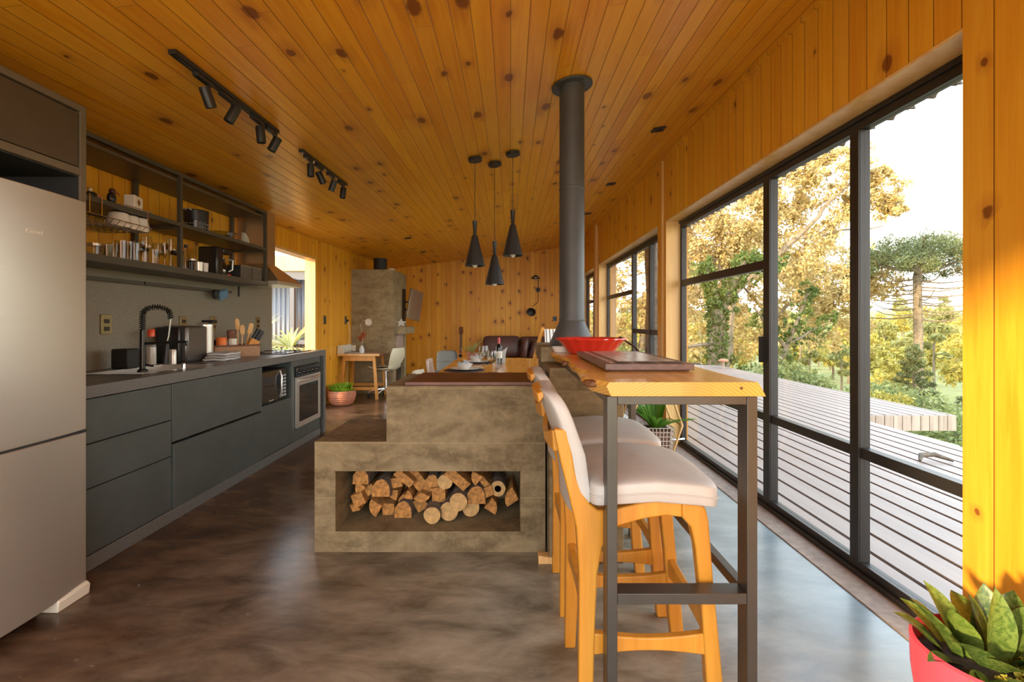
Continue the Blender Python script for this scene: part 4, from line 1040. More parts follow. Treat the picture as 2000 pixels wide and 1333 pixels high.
GG = 'glasses on the lower wall shelf'
gl = [('t', 208, .085, -2.44, 'short tumbler second from the left of the shelf glasses'), ('t', 221, .11, -2.50, 'tumbler beside the short one, left part of the glass row'), ('t', 236, .12, -2.42, 'tall straight tumbler just left of the hidden rear post'),
      ('t', 250, .14, -2.50, 'tallest tumbler in front of the rear post'), ('t', 262, .12, -2.42, 'amber-tinted tumbler right of the rear post'), ('w', 271, .16, -2.50, 'first wine glass from the left on the shelf'),
      ('w', 286, .19, -2.43, 'round-bowled wine glass in the middle of the row'), ('t', 299, .10, -2.40, 'low tumbler between two wine glasses'), ('w', 309, .175, -2.50, 'wine glass standing behind the low tumbler'),
      ('s', 322, .17, -2.42, 'slim flute glass left of the tallest wine glass'), ('w', 334, .215, -2.44, 'tallest wine glass, nearest the middle post'), ('t', 196, .09, -2.52, 'tumbler standing behind the steel-lidded jar'), ('t', 279, .13, -2.55, 'tumbler at the back between the wine glasses')]
for kd, px, h, x, lab in gl: glass(kd, 'clear ' + lab, Yp(px, x), x, 1.6005, h, GG)
def jar(name, label, px, x, z, prof, m, lid=None, lm=None, cat='jar', n=20):
    t = thing(name, label, cat, (x, Yp(px, x), z)); MB().lathe(prof, n=n).build('jar_body', m, t)
    if lid: MB().lathe(lid, n=n).build('lid', lm, t)
    return t
jar('glass_jar', 'small glass jar with steel lid at the left end of the lower shelf', 183, -2.42, 1.6005, [(0, 0), (0.032, 0), (0.034, 0.055), (0.030, 0.06), (0, 0.06)], m_cup, [(0.033, 0.058), (0.033, 0.072), (0, 0.073)], m_steel)
jar('glass_jar', 'large preserving jar with dark lid against the middle post', 346, -2.56, 1.6005, [(0, 0), (0.05, 0), (0.052, 0.11), (0.04, 0.13), (0, 0.13)], m_cup, [(0.043, 0.13), (0.043, 0.158), (0, 0.16)], m_bplast)
jar('oil_bottle', 'clear bottle just right of the middle post', 363, -2.42, 1.6005, [(0, 0), (0.026, 0), (0.027, 0.10), (0.01, 0.14), (0.01, 0.17), (0, 0.17)], m_cup, [(0.013, 0.17), (0.013, 0.19), (0, 0.19)], m_black, cat='bottle')
jar('spice_canister', 'black canister with a round glass face, right of the clear bottle', 375, -2.48, 1.6005, [(0, 0), (0.036, 0), (0.038, 0.08), (0.03, 0.09), (0, 0.09)], m_bplast, [(0.03, 0.091), (0.03, 0.105), (0, 0.106)], m_steel)
jar('metal_cup', 'pale grey metal cup left of the white cup on the lower shelf', 388, -2.40, 1.6005, [(0, 0), (0.03, 0), (0.034, 0.075), (0.031, 0.075), (0.027, 0.006), (0, 0.006)], m_steel, cat='cup')
jar('white_cup', 'small white cup beside the black coffee maker', 399, -2.45, 1.6005, [(0, 0), (0.026, 0), (0.030, 0.085), (0.027, 0.085), (0.024, 0.006), (0, 0.006)], m_white, cat='cup')
# coffee maker
t = thing('coffee_maker', 'black drip coffee maker with glass jug on the lower shelf', 'coffee maker', (-2.47, 4.08, 1.6005))
b = MB(); b.box(-0.09, 0.07, -0.10, -0.01, 0, 0.235); b.build('water_tank', m_bplast, t, bevel=0.012)
b = MB(); b.box(-0.09, 0.07, -0.009, 0.13, 0.0, 0.03); b.build('hot_plate', m_bplast, t, bevel=0.006)
b = MB(); b.box(-0.09, 0.07, -0.009, 0.13, 0.19, 0.235); b.build('filter_head', m_bplast, t, bevel=0.01)
jg = MB().lathe([(0, 0.031), (0.05, 0.032), (0.056, 0.09), (0.035, 0.14), (0.038, 0.16), (0.035, .16), (0.03, 0.14), (0.05, .09), (0.045, .036), (0, .036)], (-0.005, 0.065, 0), n=24).build('jug', mk_glass('jug_glass', 3.0, (0.45, 0.42, 0.36)), t)
MB().tube([(0.05, 0.085, 0.15), (0.085, 0.10, 0.14), (0.08, 0.098, 0.06), (0.055, 0.09, 0.045)], 0.008, 8).build('handle', m_steel, jg)
MB().box(0.07, 0.074, 0.05, 0.09, 0.004, 0.022).build('switch', m_red, t)
# perforated baskets
for y0, y1, lab in [(4.275, 4.46, 'dark perforated storage basket, the left of two at the shelf end'), (4.465, 4.635, 'dark perforated storage basket, the right of two at the shelf end')]:
    t = thing('storage_basket', lab, 'basket', (-2.50, (y0 + y1) / 2, 1.6005), group='perforated baskets on the lower wall shelf')
    h = 0.115; x0, x1 = -2.63, -2.37
    b = MB(); b.box(x0, x1, y0, y1, 1.6005, 1.606)
    b.build('base', m_frame, t, world=True)
    b = MB(); n_ = 13
    def mesh_wall(P0, P1, nn):
        P0 = Vector(P0); P1 = Vector(P1)
        for i in range(nn + 1):
            p = P0.lerp(P1, i / nn); b.bar(p + Vector((0, 0, 0.007)), p + Vector((0, 0, h)), 0.0035, 0.003)
        for j in range(7):
            z = 0.012 + (h - 0.02) * j / 6; b.bar(P0 + Vector((0, 0, z)), P1 + Vector((0, 0, z)), 0.003, 0.0045)
        b.bar(P0 + Vector((0, 0, h)), P1 + Vector((0, 0, h)), 0.008, 0.010)
    z_ = 1.6005
    mesh_wall((x1, y0, z_), (x1, y1, z_), 13); mesh_wall((x0, y0, z_), (x0, y1, z_), 13); mesh_wall((x0, y1, z_), (x1, y1, z_), 16)
    b.build('mesh_sides', plain('taupe_plastic', (0.17, 0.145, 0.11), 0.5), t, world=True)
    b = MB(); b.box(x0, x1, y0 - 0.0, y0 + 0.003, 1.607, 1.6005 + h); b.build('end_wall', m_bmatte, t, world=True)
# upper shelf
ZU = 1.9235
t = thing('bird_figurine', 'small dark toucan figurine with long beak on the middle shelf', 'figurine', (-2.39, Yp(218, -2.39), ZU))
MB().sq((0, 0, 0.035), (0.02, 0.026, 0.035), 0.9).build('body', m_bplast, t)
MB().sq((0.0, 0.005, 0.078), (0.018, 0.018, 0.018), 1).build('head', plain('bird_head', (0.10, 0.02, 0.02), 0.4), t)
MB().tube([(0.0, 0.018, 0.078), (0.0, 0.045, 0.074), (0.0, 0.062, 0.066)], [0.008, 0.007, 0.002], 8).build('beak', plain('beak_brown', (0.3, 0.07, 0.03), 0.4), t)
t = thing('small_ornament', 'tiny dark ornament at the left end of the middle shelf', 'ornament', (-2.40, Yp(179, -2.40), ZU))
MB().sq((0, 0, 0.02), (0.015, 0.03, 0.02), 0.6).build('base', m_bplast, t); MB().sq((0, -0.01, 0.05), (0.012, 0.012, 0.012), 1).build('top', m_white, t)
t = thing('tea_cup', 'tiny terracotta cup near the left end of the middle shelf', 'cup', (-2.45, Yp(190, -2.45), ZU))
MB().lathe([(0, 0), (0.02, 0), (0.026, 0.045), (0.023, 0.045), (0.018, .005), (0, .005)], n=18).build('cup_body', m_terra, t)
t = thing('enamel_box', 'white decorated tin with a heart motif on the middle shelf', 'tin', (-2.38, Yp(262, -2.38), ZU), 0.25)
MB().box(-0.03, 0.03, -0.062, 0.045, 0, 0.085).build('box_body', m_white, t, bevel=0.004)
MB().tube([(0.0, 0.045, 0.07), (0.0, 0.07, 0.072), (0.0, 0.075, 0.05), (0.0, 0.05, 0.03)], 0.007, 8).build('handle', m_white, t)
MB().obox((0.031, -0.01, 0.045), (0.002, 0.03, 0.03), (PI / 4, 0, 0)).build('motif', plain('motif_brown', (0.25, 0.12, 0.06), 0.5), t)
t = thing('steamer_pot', 'black cooking pot standing on a perforated steamer basket', 'pot', (-2.46, Yp(383, -2.46), ZU))
b = MB(); b.lathe([(0, 0), (0.080, 0.0), (0.085, 0.075), (0, 0.075)], n=28); st_ = b.build('steamer', m_bplast, t)
b = MB()
for i in range(26):
    a = 2 * PI * i / 26
    for j in range(2): b.sq((0.0845 * math.cos(a), 0.0845 * math.sin(a), 0.025 + 0.026 * j), (0.006, 0.006, 0.006), 1, 8, 5)
b.build('perforations', plain('steel_dots', (0.4, 0.38, 0.3), 0.3, 0.8), st_)
b = MB(); b.lathe([(0, 0.076), (0.086, 0.077), (0.088, 0.155), (0.092, 0.158), (0.085, 0.16), (0.08, 0.085), (0, 0.085)], n=28); b.build('pot_body', m_black, t)
MB().tube([(0.02, 0.088, 0.15), (0.02, 0.11, 0.155), (-0.02, 0.11, 0.155), (-0.02, 0.088, 0.15)], 0.005, 8).build('handle', m_steel, t)
MB().tube([(0.02, -0.088, 0.15), (0.02, -0.11, 0.155), (-0.02, -0.11, 0.155), (-0.02, -0.088, 0.15)], 0.005, 8).build('handle', m_steel, t)
t = thing('glass_baking_dish', 'round glass baking dish on the middle shelf, right of the pot', 'dish', (-2.48, Yp(434, -2.48), ZU))
MB().lathe([(0, 0), (0.085, 0.0), (0.105, 0.055), (0.112, 0.058), (0.102, 0.058), (0.082, 0.008), (0, 0.008)], n=30).build('dish_body', mk_glass('green_glass', 2.0, (0.75, 0.78, 0.6)), t)
t = thing('fan_napkin_holder', 'pale quarter-round ornament at the far end of the middle shelf', 'ornament', (-2.45, 4.50, ZU))
b = MB(); b.prism([(-0.05, 0)] + [(-0.05 + 0.10 * math.cos(a), 0.11 * math.sin(a)) for a in [PI / 2 * i / 8 for i in range(9)]], 'x', -0.012, 0.012); b.build('fan', plain('grey_ceramic', (0.5, 0.48, 0.42), 0.5), t)
# wire dish rack clipped under the middle shelf with crockery
t = thing('wire_dish_rack', 'chrome wire rack clipped under the middle shelf, full of crockery', 'dish rack', (-2.45, 2.9, 1.80))
ra, rb, zr = 2.30, 3.17, 1.795
b = MB()
for i in range(8):
    x = -2.64 + 0.04 * i; b.tube([(x, ra, zr), (x, rb, zr)], 0.0022, 5)
for i in range(18):
    y = ra + (rb - ra) * i / 17; b.tube([(-2.64, y, zr + 0.004), (-2.36, y, zr + 0.004), (-2.335, y, zr + 0.03)], 0.0018, 5)
b.tube([(-2.335, ra, zr + 0.03), (-2.335, rb, zr + 0.03)], 0.003, 6)
b.build('basket_wires', m_chrome, t, world=True)
b = MB()
for y in (2.62, 2.70, 2.78, 3.13): b.tube([(-2.335, y, zr + 0.03), (-2.335, y, 1.93), (-2.40, y, 1.928)], 0.0025, 6)
b.tube([(-2.335, 2.95, 1.928), (-2.335, 3.17, 1.928), (-2.40, 3.17, 1.928)], 0.003, 6)
b.build('hooks', m_chrome, t, world=True)
t = thing('stacked_plate', 'white plate leaning at the left end of the wire rack', 'plate', (-2.45, 2.60, zr + 0.075), 0)
MB().lathe([(0, 0), (0.05, 0.002), (0.068, 0.012), (0.066, 0.015), (0.05, 0.006), (0, 0.004)], n=28, rot=(0, PI / 2 - .2, -.5)).build('plate_body', m_white, t)
for i, (px, x, lab) in enumerate([(232, -2.42, 'white ribbed cup turned upside down, leftmost in the wire rack'), (255, -2.42, 'white ribbed cup upside down in the middle of the wire rack'), (273, -2.42, 'white ribbed cup upside down at the right of the wire rack'), (205, -2.50, 'greenish glass bowl upside down beside the rack plate')]):
    t = thing('upturned_cup', lab, 'cup', (x, Yp(px, x), zr + 0.0065))
    R_ = 0.052 if i != 0 else 0.062
    MB().lathe([(R_, 0), (R_ * 0.98, 0.04), (R_ * .8, 0.085), (R_ * .5, 0.094), (0, 0.094)], n=40, fr=lambda a, z: 1 + 0.02 * math.cos(a * 16)).build('cup_body', m_white if i < 3 else m_cup, t)

# ================================================================ WOOD STOVE ISLAND
IS = thing('masonry_wood_stove', 'stepped board-formed concrete wood stove with firewood niche', 'stove', (-0.4, 2.9, 0))
IX0, IX1, IY0, IY1 = -1.035, 0.184, 2.57, 3.13
NX0, NX1, NZ0, NZ1 = -0.925, 0.052, 0.109, 0.427
XM, ZS, ZI = -0.655, 0.584, 0.878
b = MB()
# front face as ring around the niche plus step outline; built as closed solid
def V(x, y, z): return (x, y, z)
y0, yb, yn = IY0, 3.16, 3.05
F = [V(IX0, y0, 0), V(IX1, y0, 0), V(IX1, y0, ZI), V(XM, y0, ZI), V(XM, y0, ZS), V(IX0, y0, ZS)]
Nn = [V(NX0, y0, NZ0), V(NX1, y0, NZ0), V(NX1, y0, NZ1), V(NX0, y0, NZ1)]
Nb = [V(NX0, yn, NZ0), V(NX1, yn, NZ0), V(NX1, yn, NZ1), V(NX0, yn, NZ1)]
K = [(x, yb, z) for x, y, z in F]
vs = F + Nn + Nb + K   # 0-5, 6-9, 10-13, 14-19
fs = [(0, 1, 7, 6), (1, 2, 8, 7), (2, 3, 4, 9, 8), (4, 5, 0, 6, 9)]
fs += [(6, 7, 11, 10), (7, 8, 12, 11), (8, 9, 13, 12), (9, 6, 10, 13), (10, 11, 12, 13)]
fs += [(14 + 5, 14 + 4, 14 + 3, 14 + 2, 14 + 1, 14)]
for i in range(6):
    j = (i + 1) % 6; fs.append((j, i, 14 + i, 14 + j))
b.add(vs, fs); b.build('body', m_conc, IS, world=True, smooth=0)
b = MB(); b.box(-0.56, 0.15, 2.60, 3.12, 0.8785, 0.892); pl = b.build('stove_plate', m_redplate, IS, world=True, bevel=0.003)
b = MB()
b.box(-0.562, 0.152, 2.598, 2.604, 0.8785, 0.894)
b.build('plate_rim', m_redplate, pl)
# firewood
BX0, BZ = -0.995, 0
def logpoly(kind, r, rnd):
    if kind == 'o': return [(r * (1 + rnd.uniform(-.05, .05)) * math.cos(t), r * (1 + rnd.uniform(-.05, .05)) * math.sin(t)) for t in [2 * PI * i / 14 for i in range(14)]]
    if kind == 'w':
        a0 = rnd.uniform(0, 6.28); n_ = 6; A = rnd.uniform(1.2, 2.0)
        pts = [(0, 0)] + [(1.35 * r * math.cos(a0 + A * i / n_), 1.35 * r * math.sin(a0 + A * i / n_)) for i in range(n_ + 1)]
        cx = sum(p[0] for p in pts) / len(pts); cy = sum(p[1] for p in pts) / len(pts)
        return [(p[0] - cx, p[1] - cy) for p in pts]
    if kind == 's':
        a0 = rnd.uniform(0, .6); return [(r * 1.15 * rnd.uniform(.85, 1.1) * math.cos(a0 + PI / 4 + PI / 2 * i), r * 1.15 * rnd.uniform(.85, 1.1) * math.sin(a0 + PI / 4 + PI / 2 * i)) for i in range(4)]
    if kind == 'd':
        return [(-r, -r * .9), (r, -r * .9), (r * .95, 0.1 * r), (r * .6, .8 * r), (0.1 * r, r * 1.05), (-.5 * r, .8 * r), (-r * .95, .2 * r)]
    if kind == 'p':
        a0 = rnd.uniform(-.9, -.5); c_, s_ = math.cos(a0), math.sin(a0); return [(c_ * x - s_ * y, s_ * x + c_ * y) for x, y in [(-r * 1.5, -r * .55), (r * 1.3, -r * .6), (r * 1.4, r * .5), (-r * 1.4, r * .55)]]
rl = random.Random(3)
LOGS = [(190, 125, 68, 'd', 'split log in the top left corner of the firewood niche'), (155, 240, 66, 'w', 'split log against the left side, second from top'), (165, 370, 68, 's', 'blocky split log against the left side, above the flat one'),
 (130, 450, 48, 'w', 'thin split log low against the left side of the niche'), (320, 465, 80, 'w', 'wedge log near the bottom left of the pile'), (410, 250, 78, 'd', 'thick log with orange face in the upper left of the pile'),
 (290, 265, 48, 's', 'dark log end behind the thick orange-faced one'), (580, 190, 55, 's', 'square log end in the upper left half of the pile'), (665, 140, 62, 'p', 'split board slanting down in the top of the pile'), (820, 175, 95, 'p', 'large shadowed slab log under the niche top'),
 (530, 325, 66, 'w', 'log with torn bright fibres, left of centre'), (640, 350, 52, 'w', 'shadowed log right of the torn bright one'), (725, 320, 55, 'w', 'narrow wedge log standing on its point'), (855, 365, 64, 'w', 'triangular log left of the square split one'),
 (840, 465, 66, 's', 'shadowed log low in the centre of the pile'), (490, 490, 62, 's', 'dark log at the bottom, left of the arch-shaped one'), (650, 510, 74, 'd', 'arch-shaped log standing on the niche floor'), (965, 170, 56, 'd', 'small half-round log end, upper centre'),
 (1105, 180, 64, 'o', 'cracked round log end, upper centre'), (1035, 322, 74, 's', 'square split log in the centre of the pile'), (1250, 398, 78, 'o', 'smooth round log resting on two round ones'), (965, 545, 72, 'o', 'round log with star cracks on the niche floor'),
 (1145, 530, 80, 'o', 'round log in the middle of the three on the niche floor'), (1385, 560, 74, 'o', 'round log with a dark notch, right of the three on the floor'), (1245, 150, 78, 'p', 'slanted split board under the niche top, right of centre'), (1420, 140, 72, 'w', 'bright wedge log high on the right'),
 (1520, 165, 46, 'p', 'thin slanting stick beside the bright wedge log'), (1445, 325, 80, 'd', 'wide log with a pale knot, right of centre'), (1575, 285, 52, 's', 'small square stick left of the hollow log'), (1680, 252, 66, 'h', 'hollow round log end with a black hole'),
 (1640, 445, 80, 'w', 'boat-shaped wedge log low on the right'), (1840, 340, 86, 'w', 'large triangular wedge log at the right end of the niche')]
for i, (cx, cy, r, kd, lab) in enumerate(LOGS):
    px = 670 + cx / 5.555; py = 910 + cy / 5.555
    yf = 2.70 + 0.06 * rl.random() + (0.07 if 'shadow' in lab or 'dark' in lab else 0) - (0.05 if kd in 'o' and cy > 380 else 0)
    k_ = yf / 950; X = (px - 997) * k_; Z = 1.22 - (py - 628) * k_; r = r / 5.555 * k_ * 1.32
    rnd = random.Random(i + 40); poly = logpoly('o' if kd == 'h' else kd, r, rnd)
    zmin = min(p[1] for p in poly); Z = max(Z, NZ0 + 0.002 - zmin)
    xmin = min(p[0] for p in poly); X = max(X, NX0 + 0.004 - xmin); X = min(X, NX1 - 0.004 - max(p[0] for p in poly)); Z = min(Z, NZ1 - .003 - max(p[1] for p in poly))
    n_ = len(poly); Lg = 3.04 - yf; Lg *= rnd.uniform(.8, 1)
    vs = [(x * .96, 0, z * .96) for x, z in poly] + [(x, 0.006, z) for x, z in poly] + [(x * rnd.uniform(.94, 1.0), Lg * .5, z * .97) for x, z in poly] + [(x * .93, Lg, z * .95) for x, z in poly]
    b = MB(); b.mat(1); b.add(vs, [tuple(range(n_))] + ([] if kd != 'h' else [])); b.v = b.v[:]
    b.mat(0); fs = []
    for j in range(3):
        for q in range(n_): fs.append((j * n_ + q, (j + 1) * n_ + q, (j + 1) * n_ + (q + 1) % n_, j * n_ + (q + 1) % n_))
    fs.append(tuple(3 * n_ + q for q in reversed(range(n_))))
    b.f += [f for f in fs]; b.m += [0] * len(fs)
    o = b.build('firewood_log', [m_bark if kd in 'ohd' else m_cut, m_cut2 if kd in 'oh' else m_cut], smooth=50)
    if kd == 'h':
        q = MB(); q.lathe([(r * .42, -0.0005), (r * .40, -0.002), (0.0, -0.002)], (0, 0, 0), 16, rot=(PI / 2, 0, 0)); h_ = q.build('hollow', m_bmatte, o)
        h_.location = (0, -0.0005, 0)
    o.location = (X, yf, Z); tag(o, lab, 'firewood', 'split firewood in the stove niche')

# flue base block right of the stove
CB = thing('flue_plinth', 'tall concrete block under the flue pipe, between stove and bar top', 'plinth', (0.38, 2.8, 0))
b = MB(); b.box(0.195, 0.57, 2.45, 3.40, 0, 0.985); b.box(0.175, 0.575, 2.80, 3.42, 0.9855, 1.072); b.build('block', m_conc, CB, world=True, bevel=0.004)
b = MB(); b.box(0.190, 0.1949, 2.50, 2.65, 0.83, 0.955); b.build('soot_door', m_bmatte, CB, world=True, bevel=0.002)
FL = thing('flue_pipe', 'dark round steel flue pipe rising from the concrete block to the ceiling', 'flue', (0.375, 2.97, 1.0725))
fz = ZC(0.375, 2.97)
MB().lathe([(0.076, 1.22), (0.078, 1.225), (0.078, 1.235), (0.076, 1.24), (0.076, fz - 0.01)], (0.375, 2.97, 0), 40).build('pipe', m_flue, FL, world=True)
MB().lathe([(0.0, 1.0726), (0.135, 1.0727), (0.135, 1.09), (0.078, 1.2195), (0.0, 1.2195)], (0.375, 2.97, 0), 40).build('flare', m_flue, FL, world=True)
MB().lathe([(0.0775, 2.02), (0.0785, 2.022), (0.0785, 2.03), (0.0775, 2.032)], (0.375, 2.97, 0), 40).build('joint_band', m_flue, FL, world=True)
b = MB(); b.lathe([(0.077, -0.018), (0.125, -0.018), (0.125, -0.006), (0.077, -0.006)], (0, 0, 0), 40, rot=(0, -math.atan(0.128), 0))
fg = b.build('ceiling_flange', m_flue, FL); fg.location = (0, 0, fz - 1.0725)
b = MB()
for i in range(4):
    a = i * PI / 2 + .5; b.sq((0.108 * math.cos(a), 0.108 * math.sin(a), -0.02 - 0.108 * math.cos(a) * -0.128), (0.006, 0.006, 0.003), 1, 8, 5)
b.build('screws', m_bmatte, fg)

b = MB(); b.prism([(0.14, 0.0), (0.27, 0.0), (0.27, 0.022), (0.14, 0.042)], 'y', 2.44, 2.50)
tag(b.build('wooden_wedge', m_spoon, bevel=0.002), 'small pale wooden wedge on the floor at the stove corner', 'wedge')

# ================================================================ BAR TABLE
BT = thing('bar_table', 'live-edge wooden bar table on dark steel legs', 'table', (0.5, 1.9, 0))
b = MB()
ZT_, ZB_ = 1.047, 1.007
ys = [1.38 + i * (2.795 - 1.38) / 40 for i in range(41)]
def ledge(y):
    if y < 1.55: e_ = 0.272 - 0.052 * min(1, (y - 1.38) / 0.12)
    else: e_ = 0.222 + 0.035 * min(1, (y - 1.55) / 0.1)
    return e_ + 0.010 * math.sin(y * 9) + 0.006 * math.sin(y * 23 + 1) - 0.03 * max(0, (y - 2.2) / 0.6)
vs = []
for y in ys:
    l = ledge(y); rr = 0.708 + 0.006 * math.sin(y * 7)
    vs += [(l + 0.004, y, ZT_), (l - 0.004, y, ZT_ - 0.012), (l + 0.018 + 0.008 * math.sin(y * 17), y, ZB_), (rr + 0.018, y, ZB_), (rr + 0.008, y, ZT_ - 0.02), (rr - 0.004, y, ZT_)]
n_ = 6; fs = []
for i in range(len(ys) - 1):
    for j in range(n_):
        fs.append((i * n_ + j, (i + 1) * n_ + j, (i + 1) * n_ + (j + 1) % n_, i * n_ + (j + 1) % n_))
fs.append(tuple(range(n_))); fs.append(tuple(reversed([(len(ys) - 1) * n_ + j for j in range(n_)])))
b.add(vs, fs); sl = b.build('slab_top', m_slab, BT, world=True, smooth=40)
MB().sq((0.243, 1.462, 1.034), (0.022, 0.03, 0.012), 0.8, rot=(0, 0, 0.5)).build('burl_knot', m_burl, sl)
MB().sq((0.236, 2.12, 1.036), (0.014, 0.022, 0.012), 0.8).build('burl_knot', m_burl, sl)
MB().lathe([(0.004, 0), (0.004, 0.002), (0, 0.002)], (0.655, 1.3795, 1.030), 10, rot=(PI / 2, 0, 0)).build('peg', m_burl, sl)
for (x, y0, y1) in ((0.275, 1.385, 1.445), (0.674, 1.385, 1.445), (0.674, 2.725, 2.785)):
    MB().box(x, x + 0.030, y0, y1, 0.0, 1.006).build('leg', m_legst, BT, world=True, bevel=0.002)
def rail(*a): MB().box(*a).build('rail', m_legst, BT, world=True, bevel=0.0015)
rail(0.3055, 0.6735, 1.386, 1.444, 0.982, 1.006); rail(0.675, 0.703, 1.4455, 2.7245, 0.966, 1.006); rail(0.3055, 0.6735, 1.386, 1.444, 0.412, 0.443)
rail(0.675, 0.703, 1.4455, 2.7245, 0.412, 0.443); rail(0.276, 0.304, 1.4455, 2.4495, 0.982, 1.006)

# cutting board
CX0, CX1, CY0, CY1 = 0.325, 0.630, 1.665, 2.38
CBo = thing('cutting_board', 'dark walnut serving board with groove and three round dips on the bar', 'cutting board', (0.48, 2.0, 1.0475))
b = MB(); b.box(CX0 + .012, CX1 - .012, CY0 + .012, CY1 - .012, 1.0475, 1.052); b.box(CX0, CX1, CY0, CY1, 1.0525, 1.074); cbm = b.build('board', m_wal, CBo, world=True, bevel=0.003)
m_wall2 = solidwood('pale_walnut', (0.46, 0.40, 0.35), (0.32, 0.27, 0.235), 'Y', 50, 0.25)
b = MB(); b.box(CX0 + 0.065, CX1 - 0.03, CY0 + 0.11, CY1 - 0.03, 1.0742, 1.0752); b.build('inlay', m_wall2, cbm)
b = MB(); b.box(CX0 + 0.022, CX0 + 0.040, CY0 + 0.03, CY1 - 0.03, 1.0742, 1.0748); b.build('pale_stripe', m_wall2, cbm)
for i in range(3):
    MB().lathe([(0.042, 1.0743), (0.040, 1.0748), (0.0, 1.0746)], (CX0 + 0.062 + 0.09 * i, CY0 + 0.055, 0), 30).build('dip_shade_disc', plain('dip_shadow', (0.045, 0.028, 0.02), 0.6), cbm)  # flat disc; the shade of a dip is only its dark colour
# red pie dish and white dish
t = thing('fluted_pie_dish', 'red fluted pie dish on the bar in front of the flue', 'dish', (0.43, 2.605, 1.0475))
def flut(a, z): return 1 + (0.035 * math.cos(a * 18)) * max(0, min(1, (z - 0.02) / 0.06))
b = MB(); b.lathe([(0, 0.0), (0.115, 0.001), (0.125, 0.012), (0.165, 0.066), (0.183, 0.078), (0.181, 0.084), (0.160, 0.078), (0.118, 0.018), (0.0, 0.012)], n=108, fr=flut); b.build('dish_body', m_red, t, smooth=60)
t = thing('white_saucer', 'white dish peeking out behind the left side of the red pie dish', 'dish', (0.285, 2.73, 1.048))
MB().lathe([(0, 0), (0.04, 0), (0.055, 0.03), (0.052, 0.03), (0.038, 0.006), (0, 0.005)], n=30).build('dish_body', m_white, t)
t = thing('serving_tongs', 'thin dark serving tongs sticking out right of the red pie dish', 'tongs', (0.62, 2.55, 1.0475))
MB().tube([(-0.03, 0.07, 0.088), (0.045, 0.02, 0.03), (0.06, 0.0, 0.006)], 0.004, 6).build('arm', m_bplast, t)
MB().tube([(-0.03, 0.09, 0.088), (0.045, 0.05, 0.033), (0.06, 0.03, 0.006)], 0.004, 6).build('arm', m_bplast, t)

